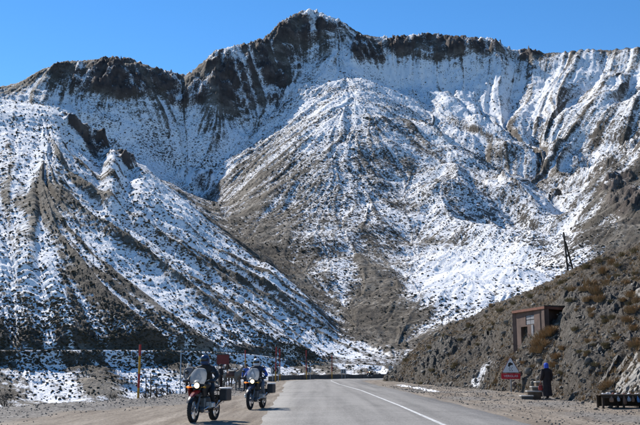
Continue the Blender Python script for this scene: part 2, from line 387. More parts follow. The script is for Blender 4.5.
scrub = sstep(5.0, 5.3, S) * (.55 + .45 * fl) * (1 - .9 * sstep(.25, .6, crag)) * (1 - .8 * fl * pb(460, 278, 75, 22)) * (1 - .45 * sstep(9.8, 11, S))
scrub *= np.clip(.62 + .55 * fbm(X / 45, Y / 45, 4, 160), .1, 1.15)
scrub = np.clip(scrub + fl * (.22 * pb(345, 200, 90, 70) + .5 * pb(375, 312, 28, 36) + .3 * pb(250, 240, 50, 50)), 0, 1.1)
snow -= .05 * fl
def grid_mesh(name, Xa, Ya, Za, mat, attrs=None, smooth=True):
    na, nr = Xa.shape
    co = np.stack([Xa, Ya, Za], -1).reshape(-1, 3).astype(np.float32)
    i0 = (np.arange(na - 1)[:, None] * nr + np.arange(nr - 1)[None, :]).reshape(-1)
    quads = np.stack([i0, i0 + nr, i0 + nr + 1, i0 + 1], -1).astype(np.int32)
    me = bpy.data.meshes.new(name)
    me.vertices.add(len(co)); me.vertices.foreach_set('co', co.ravel())
    me.loops.add(quads.size); me.loops.foreach_set('vertex_index', quads.ravel())
    me.polygons.add(len(quads))
    me.polygons.foreach_set('loop_start', np.arange(0, quads.size, 4, dtype=np.int32))
    if smooth: me.polygons.foreach_set('use_smooth', np.ones(len(quads), bool))
    me.update(calc_edges=True)
    for k, v_ in (attrs or {}).items():
        at = me.attributes.new(k, 'FLOAT', 'POINT'); at.data.foreach_set('value', v_.reshape(-1).astype(np.float32))
    me.materials.append(mat)
    o = bpy.data.objects.new(name, me); col.objects.link(o)
    # faces must look up
    if me.polygons[len(quads) // 2].normal.z < 0: me.flip_normals()
    return o
mountain = grid_mesh('mountain', X, Y, Zf, MATS['mountain_cover'], {'snow': snow, 'rock': rock, 'scrub': scrub})
mountain['kind'] = 'structure'

# ------------------------------------------------------------------ mesh helper
class MB:
    def __init__(s): s.v = []; s.f = []; s.mi = []; s.m = 0; s.M = None
    def add(s, vs, fs):
        k = len(s.v)
        s.v += [tuple(s.M @ Vector(p)) if s.M is not None else tuple(p) for p in vs]
        s.f += [tuple(i + k for i in f) for f in fs]; s.mi += [s.m] * len(fs)
    def box(s, c, d, rot=None, bev=0.0, taper=1.0):
        hx, hy, hz = d[0] / 2, d[1] / 2, d[2] / 2
        if bev <= 0:
            vs = [(sx * hx * (taper if sz > 0 else 1), sy * hy * (taper if sz > 0 else 1), sz * hz) for sz in (-1, 1) for sy in (-1, 1) for sx in (-1, 1)]
            fs = [(0, 2, 3, 1), (4, 5, 7, 6), (0, 1, 5, 4), (2, 6, 7, 3), (0, 4, 6, 2), (1, 3, 7, 5)]
        else:
            b = min(bev, hx * .9, hy * .9, hz * .9); vs = []; fs = []
            lv = [(-hz, b), (-hz + b, 0), (hz - b, 0), (hz, b)]
            for z, i in lv:
                t = 1 + (taper - 1) * (z + hz) / (2 * hz)
                ax, ay = (hx - i) * t, (hy - i) * t
                q = b * .7
                vs += [(-ax + q, -ay, z), (ax - q, -ay, z), (ax, -ay + q, z), (ax, ay - q, z), (ax - q, ay, z), (-ax + q, ay, z), (-ax, ay - q, z), (-ax, -ay + q, z)]
            for l in range(3):
                for i in range(8):
                    j = (i + 1) % 8
                    fs.append((l * 8 + i, l * 8 + j, l * 8 + 8 + j, l * 8 + 8 + i))
            fs.append(tuple(reversed(range(8)))); fs.append(tuple(range(24, 32)))
        Rm = rot if rot is not None else Matrix.Identity(3)
        s.add([Rm @ Vector(p) + Vector(c) for p in vs], fs)
    def tube(s, pts, r, n=8, cap=True):
        pts = [Vector(p) for p in pts]; rs = r if isinstance(r, (list, tuple)) else [r] * len(pts)
        vs = []; fs = []; up = None
        for i, p in enumerate(pts):
            a = pts[max(i - 1, 0)]; c = pts[min(i + 1, len(pts) - 1)]
            t = (c - a).normalized()
            if up is None:
                up = Vector((0, 0, 1)) if abs(t.z) < .9 else Vector((1, 0, 0))
            u = t.cross(up).normalized(); w = u.cross(t).normalized(); up = w
            for k in range(n):
                an = 2 * math.pi * k / n
                vs.append(p + (u * math.cos(an) + w * math.sin(an)) * rs[i])
        for i in range(len(pts) - 1):
            for k in range(n):
                j = (k + 1) % n
                fs.append((i * n + k, (i + 1) * n + k, (i + 1) * n + j, i * n + j))
        if cap: fs.append(tuple(range(n))); fs.append(tuple(reversed(range((len(pts) - 1) * n, len(pts) * n))))
        s.add(vs, fs)
    def lathe(s, prof, c=(0, 0, 0), axis='Z', n=16, a0=0.0, a1=2 * math.pi, scale=(1, 1, 1)):
        vs = []; fs = []; full = abs(a1 - a0 - 2 * math.pi) < 1e-6
        m = n if full else n + 1
        for r, h in prof:
            for k in range(m):
                a = a0 + (a1 - a0) * k / n
                p = (r * math.cos(a), r * math.sin(a), h)
                if axis == 'X': p = (p[2], p[0], p[1])
                elif axis == 'Y': p = (p[0], p[2], p[1])
                vs.append((p[0] * scale[0] + c[0], p[1] * scale[1] + c[1], p[2] * scale[2] + c[2]))
        for i in range(len(prof) - 1):
            for k in range(n if full else n):
                j = (k + 1) % m
                if not full and k == n: continue
                fs.append((i * m + k, i * m + j, (i + 1) * m + j, (i + 1) * m + k))
        s.add(vs, fs)
    def ball(s, c, r, n=14, m=8):
        rx, ry, rz = (r, r, r) if isinstance(r, (int, float)) else r
        prof = [(max(1e-4, math.sin(math.pi * i / m)), -math.cos(math.pi * i / m)) for i in range(m + 1)]
        s.lathe(prof, c, 'Z', n, scale=(rx, ry, rz))
    def prism(s, poly, z0, z1, fr=None):            # polygon in local xy, extruded in z
        n = len(poly)
        vs = [(p[0], p[1], z0) for p in poly] + [(p[0], p[1], z1) for p in poly]
        fs = [tuple(reversed(range(n))), tuple(range(n, 2 * n))] + [(i, (i + 1) % n, n + (i + 1) % n, n + i) for i in range(n)]
        if fr is not None: vs = [fr @ Vector(p) for p in vs]
        s.add(vs, fs)
    def build(s, name, mat, parent=None, smooth=False, mats=None, ang=None):
        me = bpy.data.meshes.new(name); me.from_pydata([tuple(p) for p in s.v], [], s.f)
        for q in (mats or [mat]): me.materials.append(q if not isinstance(q, str) else MATS[q])
        if mats: me.polygons.foreach_set('material_index', s.mi)
        bm_ = bmesh.new(); bm_.from_mesh(me); bmesh.ops.recalc_face_normals(bm_, faces=bm_.faces)
        if smooth:
            for f in bm_.faces: f.smooth = True
            lim = R(ang or 40)
            for e in bm_.edges:
                if len(e.link_faces) == 2 and e.calc_face_angle(0) > lim: e.smooth = False
        bm_.to_mesh(me); bm_.free()
        o = bpy.data.objects.new(name, me); col.objects.link(o)
        if parent is not None: o.parent = parent
        return o
def tag(o, label, cat, group=None):
    o['label'] = label; o['category'] = cat
    if group: o['group'] = group
    return o
def thing(name, label, cat, loc=(0, 0, 0), rz=0.0, group=None):
    o = bpy.data.objects.new(name, None); col.objects.link(o); o.empty_display_size = .2
    o.location = loc; o.rotation_euler = (0, 0, rz)
    return tag(o, label, cat, group)
def raw_mesh(name, co, faces, mat, attrs=None, smooth=False):   # numpy verts (n,3), faces (m,3|4)
    me = bpy.data.meshes.new(name); k = faces.shape[1]
    me.vertices.add(len(co)); me.vertices.foreach_set('co', co.astype(np.float32).ravel())
    me.loops.add(faces.size); me.loops.foreach_set('vertex_index', faces.astype(np.int32).ravel())
    me.polygons.add(len(faces)); me.polygons.foreach_set('loop_start', np.arange(0, faces.size, k, dtype=np.int32))
    if smooth: me.polygons.foreach_set('use_smooth', np.ones(len(faces), bool))
    me.update(calc_edges=True)
    for q, v_ in (attrs or {}).items():
        at = me.attributes.new(q, 'FLOAT', 'POINT'); at.data.foreach_set('value', v_.astype(np.float32))
    me.materials.append(MATS[mat])
    return me

# ------------------------------------------------------------------ ground: road platform, lay-by, embankment
ARC = (45.0, 108.0)
def platform_out(x, y):             # distance outside the road platform (>0 outside)
    xe = np.interp(y, [-20, 20, 31, 36, 40, 52, 80, 108], [-12.6, -12.0, -11.0, -9.3, -7.9, -7.4, -7.8, -8.2])
    d1 = xe - x
    d2 = np.hypot(x - ARC[0], y - ARC[1]) - 53.2
    d3 = y - (ARC[1] + 53.2)
    return np.where(y < ARC[1], d1, np.where(x < ARC[0], d2, d3))
def ground_z(x, y):
    d = platform_out(x, y)
    wob = 0.5 * perlin(x / 4, y / 4, 201) + .25 * perlin(x / 1.3, y / 1.3, 202)
    z = 0.03 * fbm(x / 1.7, y / 1.7, 3, 203) + 0.05 * perlin(x / 6, y / 6, 204)
    berm = np.exp(-((d + 1.0 + wob * .6) / 0.9) ** 2) * 0.22 * (1 + .5 * perlin(x / 2.0, y / 2.0, 205))
    z = z + berm * (np.asarray(y) < 108)
    z = z - np.clip(d - .2 + wob * .4, 0, 14) * 0.68
    return z
def road_edges(y):
    l = np.interp(y, [-20, 23, 60, 85, 108], [-1.1, -1.65, -2.5, -3.4, -4.0])
    r = np.interp(y, [-20, 23, 40, 60, 85, 108], [5.7, 5.6, 5.6, 5.4, 5.0, 4.9])
    c = np.interp(y, [-20, 23, 35, 60, 84, 108], [3.15, 3.1, 3.05, 2.7, 1.75, 1.3])
    return l, r, c
def axis_pts(a, b, d): return np.linspace(a, b, int((b - a) / d) + 1)
gx = np.concatenate([axis_pts(-46, -14.2, .6), axis_pts(-14, 16, .25), axis_pts(16.5, 95, .9)])
gy = np.concatenate([axis_pts(-15, 18, .7), axis_pts(18.3, 62, .25), axis_pts(62.4, 186, .6)])
GX, GY = np.meshgrid(gx, gy, indexing='ij')
GZ = ground_z(GX, GY)
l_, r_, c_ = road_edges(GY)
rad = np.hypot(GX - ARC[0], GY - ARC[1])
on = np.where(GY < ARC[1], (GX > l_ + .6) & (GX < r_ - .6), (rad > 40.8) & (rad < 48.3) & (GX < ARC[0]))
on |= (GX >= ARC[0]) & (GY > ARC[1] + 41) & (GY < ARC[1] + 48)
d_l = np.where(GY < ARC[1], np.maximum(l_ - GX, GX - r_), np.maximum(rad - 49, 40.1 - rad))
flat = sstep(.25, 1.2, d_l)
GZ = np.where(platform_out(GX, GY) < -1.2, GZ * flat + 0.004 * (1 - flat), GZ)
GZ[on] = -0.07
po = platform_out(GX, GY)
g_dirt = np.clip(sstep(-1.6, -3.4, po + .8 * perlin(GX / 3, GY / 3, 210)) * (GX < 0) + (.62 + .5 * perlin(GX / 2.5, GY / 7, 211)) * (GX > 5), 0, 1)
g_snow = sstep(1.5, 4.5, po) * .45
sp = np.exp(-((GX - (r_ + 2.3 + .5 * perlin(GY / 5, GY * 0, 212))) / .55) ** 2) * sstep(56, 63, GY) * (1 - sstep(82, 90, GY))
g_snow = np.maximum(g_snow, sp * .85)

m, nt, b = new_mat('gravel_dirt')
P = nt.nodes.new('ShaderNodeNewGeometry').outputs['Position']
a_d = N(nt, 'ShaderNodeAttribute', attribute_name='dirt').outputs['Fac']
a_s = N(nt, 'ShaderNodeAttribute', attribute_name='snow').outputs['Fac']
n1 = noise(nt, 0.5, 5, .6, P); n2 = noise(nt, 6.0, 5, .65, P); vo = N(nt, 'ShaderNodeTexVoronoi', i_Scale=9.0); nt.links.new(P, vo.inputs['Vector'])
mp = N(nt, 'ShaderNodeMapping'); mp.inputs['Scale'].default_value = (1.6, .12, 1); mp.inputs['Rotation'].default_value = (0, 0, -.08); nt.links.new(P, mp.inputs[0])
n4 = noise(nt, 1.2, 4, .6, mp.outputs[0])
gr = ramp(nt, [(.25, (.075, .067, .058)), (.5, (.165, .15, .132)), (.8, (.29, .27, .245))]); nt.links.new(math_n(nt, 'ADD', math_n(nt, 'MULTIPLY', vo.outputs['Color'], .45), math_n(nt, 'MULTIPLY', n2.outputs[0], .6)), gr.inputs[0])
dr = ramp(nt, [(.34, (.11, .085, .064)), (.5, (.205, .17, .132)), (.66, (.31, .265, .215))]); nt.links.new(math_n(nt, 'ADD', math_n(nt, 'MULTIPLY', n4.outputs[0], .7), math_n(nt, 'MULTIPLY', n2.outputs[0], .3)), dr.inputs[0])
basec = mixc(nt, smooth_n(nt, .3, .75, math_n(nt, 'ADD', a_d, math_n(nt, 'MULTIPLY', math_n(nt, 'SUBTRACT', n1.outputs[0], .5), .7))), gr.outputs[0], dr.outputs[0])
sn = smooth_n(nt, .42, .58, math_n(nt, 'ADD', a_s, math_n(nt, 'MULTIPLY', math_n(nt, 'SUBTRACT', n1.outputs[0], .5), .9)))
nt.links.new(mixc(nt, sn, basec, (.85, .86, .88)), b.inputs['Base Color'])
b.inputs['Roughness'].default_value = .9; b.inputs['Specular IOR Level'].default_value = .2
bump(nt, b, math_n(nt, 'ADD', n2.outputs[0], math_n(nt, 'MULTIPLY', vo.outputs['Distance'], .8)), .8, .06)
ground = grid_mesh('ground', GX, GY, GZ, MATS['gravel_dirt'], {'dirt': g_dirt, 'snow': g_snow})
ground['kind'] = 'structure'

# ------------------------------------------------------------------ road and its line
m, nt, b = new_mat('asphalt')
P = nt.nodes.new('ShaderNodeNewGeometry').outputs['Position']
n1 = noise(nt, .35, 4, .6, P); n2 = noise(nt, 22, 3, .7, P)
mp = N(nt, 'ShaderNodeMapping'); mp.inputs['Scale'].default_value = (1.3, .04, 1); nt.links.new(P, mp.inputs[0])
n3 = noise(nt, 1.0, 4, .55, mp.outputs[0])
vo = N(nt, 'ShaderNodeTexVoronoi', i_Scale=30.0); nt.links.new(P, vo.inputs['Vector'])
f = math_n(nt, 'ADD', math_n(nt, 'MULTIPLY', n1.outputs[0], .3), math_n(nt, 'MULTIPLY', n3.outputs[0], .55))
f = math_n(nt, 'ADD', f, math_n(nt, 'MULTIPLY', vo.outputs['Color'], .30))
rp = ramp(nt, [(.34, (.08, .076, .07)), (.5, (.155, .148, .136)), (.66, (.255, .243, .224))]); nt.links.new(f, rp.inputs[0])
nt.links.new(rp.outputs[0], b.inputs['Base Color']); b.inputs['Roughness'].default_value = .75; b.inputs['Specular IOR Level'].default_value = .3
bump(nt, b, math_n(nt, 'ADD', vo.outputs['Distance'], n2.outputs[0]), .55, .012)
m, nt, b = new_mat('line_paint')
P = nt.nodes.new('ShaderNodeNewGeometry').outputs['Position']
n1 = noise(nt, 9, 5, .7, P)
rp = ramp(nt, [(.36, (.16, .155, .15)), (.5, (.55, .55, .53)), (.7, (.78, .78, .76))]); nt.links.new(n1.outputs[0], rp.inputs[0])
nt.links.new(rp.outputs[0], b.inputs['Base Color']); b.inputs['Roughness'].default_value = .7

def road_path():
    st = []
    for y in np.concatenate([axis_pts(-15, 108, .5)]):
        l, r, c = road_edges(y); st.append(((l, y), (r, y), (c, y)))
    for t in np.linspace(0, math.pi / 2, 90)[1:]:
        def q(rad): return (ARC[0] - rad * math.cos(t), ARC[1] + rad * math.sin(t))
        st.append((q(49.0), q(40.1), q(43.7)))
    for x in axis_pts(46, 94, 1.0): st.append(((x, ARC[1] + 49), (x, ARC[1] + 40.1), (x, ARC[1] + 43.7)))
    return st
ST = road_path()
nc = 13
RX = np.empty((len(ST), nc)); RY = RX.copy(); RZ = RX.copy()
for i, (l, r, c) in enumerate(ST):
    l = np.array(l, float); r = np.array(r, float); n = (r - l) / np.linalg.norm(r - l)
    w1 = .16 * perlin(np.array([i * .13]), np.array([.3]), 220)[0] + .025 * perlin(np.array([i * 1.7]), np.array([.3]), 221)[0]
    w2 = .16 * perlin(np.array([i * .13]), np.array([9.3]), 222)[0] + .025 * perlin(np.array([i * 1.7]), np.array([9.3]), 223)[0]
    a = l + n * w1; e = r + n * w2
    for k in range(nc):
        t = k / (nc - 1); p = a + (e - a) * t
        RX[i, k], RY[i, k] = p; RZ[i, k] = .012 + .05 * (1 - (2 * t - 1) ** 2)
    RZ[i, 0] = RZ[i, -1] = -.03
    RX[i, 1], RY[i, 1] = a + n * .06; RX[i, -2], RY[i, -2] = e - n * .06
    RZ[i, 1] = RZ[i, -2] = .014
road = grid_mesh('road', RX, RY, RZ, MATS['asphalt']); road['kind'] = 'structure'
LX = np.empty((len(ST), 2)); LY = LX.copy(); LZ = LX.copy()
for i, (l, r, c) in enumerate(ST):
    l = np.array(l, float); r = np.array(r, float); n = (r - l) / np.linalg.norm(r - l); W = np.linalg.norm(r - l)
    for k, sg in enumerate((-1, 1)):
        p = np.array(c) + n * .065 * sg; t = np.dot(p - l, n) / W
        LX[i, k], LY[i, k] = p; LZ[i, k] = .012 + .05 * (1 - (2 * t - 1) ** 2) + .006
line = grid_mesh('centre_line', LX, LY, LZ, MATS['line_paint']); line.parent = road

# ------------------------------------------------------------------ hillside on the right
HILL = {   # photo column: foot range, then (row y, range)
 384: [113, ('z', .05, 113.5), ('z', .15, 114), ('z', .25, 115), ('z', .4, 116)],
 395: [107, (379, 107.8), (376, 109), (373.5, 110.5), (370, 112)],
 420: [88, (370, 92), (358, 97), (351, 102), (345, 108)],
 450: [76, (363, 82), (346, 90), (335, 98), (325, 108)],
 480: [67, (370, 73), (350, 82), (331, 92), (314, 106)],
 500: [61, (366, 65.5), (348, 74), (321, 77.5), (304, 102)],
 513: [59, (364, 63.0), (351, 70.5), (316, 74), (299, 100)],
 522: [57, (365, 60.5), (352, 66), (310, 73), (295, 98)],
 540: [51, (370, 56.0), (345, 61.5), (305, 73), (288, 95)],
 560: [45, (371, 50), (336, 60), (305, 71), (279, 91)],
 580: [42, (366, 47), (318, 59), (290, 72), (266, 87)],
 610: [39, (362, 45), (312, 57), (280, 70), (255, 83)],
 640: [36.5, (355, 43), (305, 55), (272, 67), (247, 79)],
 720: [27, ('z', 2.1, 32), ('z', 5.6, 42), ('z', 9.0, 54), ('z', 12.5, 68)],
 900: [20, ('z', 2.3, 24), ('z', 5.8, 33), ('z', 9.2, 44), ('z', 13.0, 60)],
 1400: [15.5, ('z', 2.3, 19), ('z', 5.8, 27), ('z', 9.2, 38), ('z', 13.0, 54)],
}
HA, HR = 560, 300
hx = sorted(HILL)
def hcol(x): return math.atan2((x - 320), FPX * (math.cos(PITCH) + math.sin(PITCH) * .17))
haz = np.array([hcol(x) for x in hx])
hz_ = [[], [], [], [], []]; hr_ = [[], [], [], [], []]
for x in hx:
    e = HILL[x]; hr_[0].append(e[0]); hz_[0].append(-.15)
    for k in range(1, 5):
        q = e[k]
        if q[0] == 'z': hz_[k].append(q[1]); hr_[k].append(q[2])
        else: hr_[k].append(q[1]); hz_[k].append(CAM_H + q[1] * pae(x, q[0])[1])
ha = np.concatenate([np.linspace(haz[0], hcol(660), 440, endpoint=False), np.linspace(hcol(660), haz[-1], HA - 440)])
Hr = [gauss1(np.interp(ha, haz, q), 4, 0) for q in hr_]; Hz = [gauss1(np.interp(ha, haz, q), 4, 0) for q in hz_]
Hr.insert(0, Hr[0] - 1.5); Hz.insert(0, np.full(HA, -.5))
Hr.append(Hr[-1] + 14); Hz.append(Hz[-1] + .2); Hr.append(Hr[-1] + 60); Hz.append(Hz[-1] - 9)
Hr = np.array(Hr); Hz = np.array(Hz)
tt = np.concatenate([np.linspace(0, 1, 18, endpoint=False), np.linspace(1, 5, 250, endpoint=False), np.linspace(5, 7, HR - 268)])
HRr = np.empty((HA, HR)); HZ = np.empty((HA, HR))
for i in range(HA):
    HRr[i] = np.interp(tt, np.arange(8), Hr[:, i]); HZ[i] = np.interp(tt, np.arange(8), Hz[:, i])
HZ = gauss1(HZ, 4, 1); HRr = gauss1(HRr, 3, 1)
HAz = np.repeat(ha[:, None], HR, 1); T = np.repeat(tt[None, :], HA, 0)
HX = HRr * np.sin(HAz); HY = HRr * np.cos(HAz)
HPX = 320 + (FPX * (math.cos(PITCH) + math.sin(PITCH) * .17)) * np.tan(HAz)
HPY = 369 - FPX * 1.0 * (HZ - CAM_H) / HRr
body = sstep(1.0, 1.6, T) * sstep(384, 400, HPX)
# tilted rock strata standing out of the cut, loose scree between
st_c = HZ * .80 - (HY * .35 - HX * .15) * .55
strata = ridged(st_c / 1.1 + .5 * fbm(HX / 3, HY / 3, 2, 301), (HY + HZ) / 9, 3, 302, .6)
cut = sstep(1.1, 1.8, T) * (1 - sstep(3.2, 4.2, T + .5 * perlin(HX / 6, HY / 6, 303)))
outc = np.clip(.25 + 1.1 * fbm(HX / 7, HY / 7, 3, 304), 0, 1)
rkm = np.clip(cut * outc + .25 * outc * body, 0, 1)
gul = np.exp(-((HPX - (500 - (HPY - 350) * .75)) / 11) ** 2) * (HPY > 345)       # scree chute beside the hut
rkm *= 1 - .8 * np.clip(gul, 0, 1)
HZ2 = HZ + body * (.30 * fbm(HX / 5, HY / 5, 3, 305) + .20 * fbm(HX / 1.3, HY / 1.3, 4, 306, .6)) + rkm * (.42 * strata + .28 * ridged(HX / 2.4, HY / 2.4, 5, 307, .6)) + body * .08 * ridged(HX / .8, HY / .8, 3, 309)
HZ2 += sstep(.6, 1, T) * (1 - body) * .05 * fbm(HX / .8, HY / .8, 3, 308)
h_snow = np.clip(gul * .56 * sstep(1.0, 1.2, T) * (1 - sstep(2.0, 3.0, T)), 0, 1) + .32 * np.exp(-(((HPX - 437) / 9) ** 2 + ((HPY - 357) / 5) ** 2))
h_snow = np.maximum(h_snow, .62 * np.exp(-(((HPX - 637) / 5) ** 2 + ((HPY - 292) / 4) ** 2)))
h_dry = np.clip(.45 * sstep(2.6, 4, T) + .5 * fbm(HX / 6, HY / 6, 3, 310), 0, 1)
m, nt, b = new_mat('hillside_earth')
P = nt.nodes.new('ShaderNodeNewGeometry').outputs['Position']
a_r = N(nt, 'ShaderNodeAttribute', attribute_name='rock').outputs['Fac']
a_s = N(nt, 'ShaderNodeAttribute', attribute_name='snow').outputs['Fac']
a_d = N(nt, 'ShaderNodeAttribute', attribute_name='dry').outputs['Fac']
n1 = noise(nt, .35, 6, .6, P); n2 = noise(nt, 2.6, 6, .68, P); n3 = noise(nt, 14, 4, .7, P)
vo = N(nt, 'ShaderNodeTexVoronoi', i_Scale=3.2); nt.links.new(P, vo.inputs['Vector'])
f = math_n(nt, 'ADD', math_n(nt, 'MULTIPLY', n2.outputs[0], .5), math_n(nt, 'MULTIPLY', n3.outputs[0], .5))
ea = ramp(nt, [(.36, (.03, .024, .018)), (.5, (.078, .064, .05)), (.64, (.165, .142, .115))]); nt.links.new(f, ea.inputs[0])
ro = ramp(nt, [(.34, (.036, .032, .028)), (.5, (.095, .085, .073)), (.66, (.225, .207, .183))]); nt.links.new(f, ro.inputs[0])
dry = ramp(nt, [(.36, (.035, .026, .017)), (.5, (.095, .07, .044)), (.66, (.19, .145, .09))]); nt.links.new(f, dry.inputs[0])
c1 = mixc(nt, smooth_n(nt, .35, .7, math_n(nt, 'ADD', a_d, math_n(nt, 'SUBTRACT', n1.outputs[0], .5))), ea.outputs[0], dry.outputs[0])
c1 = mixc(nt, a_r, c1, ro.outputs[0])
sn = smooth_n(nt, .44, .62, math_n(nt, 'ADD', a_s, math_n(nt, 'MULTIPLY', math_n(nt, 'SUBTRACT', n2.outputs[0], .5), .8)))
nt.links.new(mixc(nt, sn, c1, (.80, .81, .83)), b.inputs['Base Color'])
b.inputs['Roughness'].default_value = .9; b.inputs['Specular IOR Level'].default_value = .2
bump(nt, b, math_n(nt, 'ADD', math_n(nt, 'ADD', n2.outputs[0], math_n(nt, 'MULTIPLY', n3.outputs[0], .35)), math_n(nt, 'MULTIPLY', vo.outputs['Distance'], .4)), .9, .25)
hillside = grid_mesh('hillside', HX, HY, HZ2, MATS['hillside_earth'], {'rock': rkm, 'snow': h_snow, 'dry': h_dry})
hillside['kind'] = 'structure'
bpy.context.view_layer.update()
def on_hill(x, y, down=0.0):        # where the photo pixel's ray meets the hillside
    d = Vector(pdir(x, y)).normalized()
    ok, loc, nor, i = hillside.ray_cast(Vector((0, 0, CAM_H)), d)
    return (loc - Vector((0, 0, down)), nor) if ok else (None, None)
def drop_hill(x, y):                # hillside height under a plan point
    ok, loc, nor, i = hillside.ray_cast(Vector((x, y, 60)), Vector((0, 0, -1)))
    return loc.z if ok else 0.0

# ------------------------------------------------------------------ shrubs on the mountain
m, nt, b = new_mat('dark_shrub')
P = nt.nodes.new('ShaderNodeNewGeometry').outputs['Position']
n1 = noise(nt, .8, 4, .6, P)
rp = ramp(nt, [(.35, (.028, .026, .02)), (.55, (.065, .056, .04)), (.75, (.12, .098, .065))]); nt.links.new(n1.outputs[0], rp.inputs[0])
nt.links.new(rp.outputs[0], b.inputs['Base Color']); b.inputs['Roughness'].default_value = .95; b.inputs['Specular IOR Level'].default_value = .1
bm_ = bmesh.new(); bmesh.ops.create_icosphere(bm_, subdivisions=1, radius=1.0)
bm_.verts.ensure_lookup_table()
ICO_V = np.array([v_.co[:] for v_ in bm_.verts]); ICO_F = np.array([[q.index for q in f_.verts] for f_ in bm_.faces]); bm_.free()

dPY = -np.gradient(PY, axis=1); dPX = np.abs(np.gradient(PX, axis=0))
wgt = np.clip(dPY, 0, 6) * dPX
wgt *= (S > 2.0) & (PX > -75) & (PX < 715)
dens = np.ones_like(wgt)
dens *= 1 - .93 * sstep(.25, .6, crag)
dens *= 1 - .85 * pb(460, 278, 75, 22) * (S > 5.8)
dens *= 1 - .6 * sstep(9.8, 11, S)
dens *= .55 + .6 * np.clip(.5 + fbm(X / 35, Y / 35, 3, 401), 0, 1.3)
dens *= np.where(S < 5.4, .6, .35) + np.where(S < 5.4, .4, .65) * sstep(.2, .55, snow)
dens *= np.where((S > 3.0) & (S < 4.0), .1, 1)
dens *= 1 + 2.2 * ((S > 4.0) & (S < 5.08) | (S > 2.45) & (S < 2.95)) * (PX < 330)
wgt *= dens
wgt *= 1 + 2.2 * np.exp(-(((PX - 345) / 95) ** 2 + ((PY - 195) / 75) ** 2)) * (S > 6.5)
NS = 42000
cdf = np.cumsum(wgt.ravel()); cdf /= cdf[-1]
pick = np.searchsorted(cdf, rng.random(NS))
pi, pj = np.unravel_index(pick, wgt.shape)
pi = np.clip(pi, 0, NA - 2); pj = np.clip(pj, 0, NR - 2)
fu = rng.random(NS); fv = rng.random(NS)
def bil(A_): return (A_[pi, pj] * (1 - fu) * (1 - fv) + A_[pi + 1, pj] * fu * (1 - fv) + A_[pi, pj + 1] * (1 - fu) * fv + A_[pi + 1, pj + 1] * fu * fv)
sx_, sy_, sz_, sr_ = bil(X), bil(Y), bil(Zf), bil(RR)
size = (.12 + .00042 * sr_) * rng.lognormal(0, .36, NS) * np.where(sr_ > 430, .85, 1)
# the largest in view stay single objects
big = np.argsort(-(size / sr_))[:260]
isbig = np.zeros(NS, bool); isbig[big] = True
k = np.where(~isbig)[0]
jit = 1 + .38 * rng.standard_normal((len(k), len(ICO_V), 1))
sq = np.stack([np.ones(len(k)), np.ones(len(k)), .55 + .3 * rng.random(len(k))], -1)
co = ICO_V[None] * np.clip(jit, .35, 1.8) * size[k][:, None, None] * sq[:, None, :]
co += np.stack([sx_[k], sy_[k], sz_[k] + size[k] * .22], -1)[:, None, :]
fc = ICO_F[None] + (np.arange(len(k)) * len(ICO_V))[:, None, None]
me = raw_mesh('mountain_shrubs', co.reshape(-1, 3), fc.reshape(-1, 3), 'dark_shrub')
o = bpy.data.objects.new('mountain_shrubs', me); col.objects.link(o)
o['kind'] = 'stuff'; o['label'] = 'countless small dark shrubs dotting the snowy mountain slopes'; o['category'] = 'shrubs'
def shrub_template(name, seed, mat, blades=70, spread=1.0, h=1.0, wid=.12, lean=.9):
    g = random.Random(seed); mb = MB()
    for q in range(blades):
        a = g.random() * 6.283; rr_ = spread * .35 * math.sqrt(g.random())
        p0 = Vector((rr_ * math.cos(a), rr_ * math.sin(a), -.05))
        a2 = a + g.uniform(-.7, .7); ln = h * g.uniform(.55, 1.1); le = lean * g.uniform(.1, 1.0) * (rr_ / (spread * .35) + .25)
        p1 = p0 + Vector((math.cos(a2) * le * ln * .45, math.sin(a2) * le * ln * .45, ln * .6)); p2 = p0 + Vector((math.cos(a2) * le * ln, math.sin(a2) * le * ln, ln * (1 - .35 * le)))
        s_ = Vector((-math.sin(a2), math.cos(a2), 0)) * wid * g.uniform(.6, 1.3)
        mb.add([p0 - s_ * .7, p0 + s_ * .7, p1 + s_, p1 - s_, p2], [(0, 1, 2, 3), (3, 2, 4)])
    o_ = mb.build(name, mat)
    me_ = o_.data; bpy.data.objects.remove(o_)
    return me_
sh_t = [shrub_template('slope_shrub', 50 + q, 'dark_shrub', 44, 1.6, 1.0, .16, 1.1) for q in range(4)]
for q in big:
    o = bpy.data.objects.new('slope_shrub', sh_t[q % 4]); col.objects.link(o)
    o.location = (sx_[q], sy_[q], sz_[q] - .03); s_ = size[q] * .62
    o.scale = (s_, s_, s_ * .95); o.rotation_euler = (0, 0, rnd.random() * 6.28)
    tag(o, 'small dark twiggy shrub on the snowy slope beyond the drop', 'shrub', 'dark shrubs on the near mountain slope')

# ------------------------------------------------------------------ materials for things
simple_mat('straw_grass', (.29, .19, .095), .9, 0, .45, 3.0)
simple_mat('olive_grass', (.20, .16, .085), .9, 0, .4, 3.0)
simple_mat('grey_stone', (.125, .114, .10), .9, 0, .45, 2.5, .6)
simple_mat('pale_stone', (.25, .232, .205), .85, 0, .35, 1.6, .7)
simple_mat('tread_stone', (.40, .38, .35), .85, 0, .25, 5, .4)
simple_mat('twig', (.085, .07, .055), .9, 0, .4, 6)
simple_mat('red_paint', (.33, .02, .02), .5, 0, .25, 9)
simple_mat('yellow_paint', (.50, .25, .025), .55, 0, .25, 9)
simple_mat('dull_red_paint', (.13, .018, .018), .6, 0, .3, 5)
simple_mat('galvanised', (.33, .34, .35), .45, .6, .2, 8)
simple_mat('sign_white', (.74, .74, .73), .5, 0, .08, 5)
simple_mat('sign_red', (.55, .022, .035), .5, 0, .15, 6)
simple_mat('sign_black', (.015, .015, .016), .5, 0, .2, 6)
simple_mat('old_wood', (.13, .095, .065), .85, 0, .4, 5, .5)
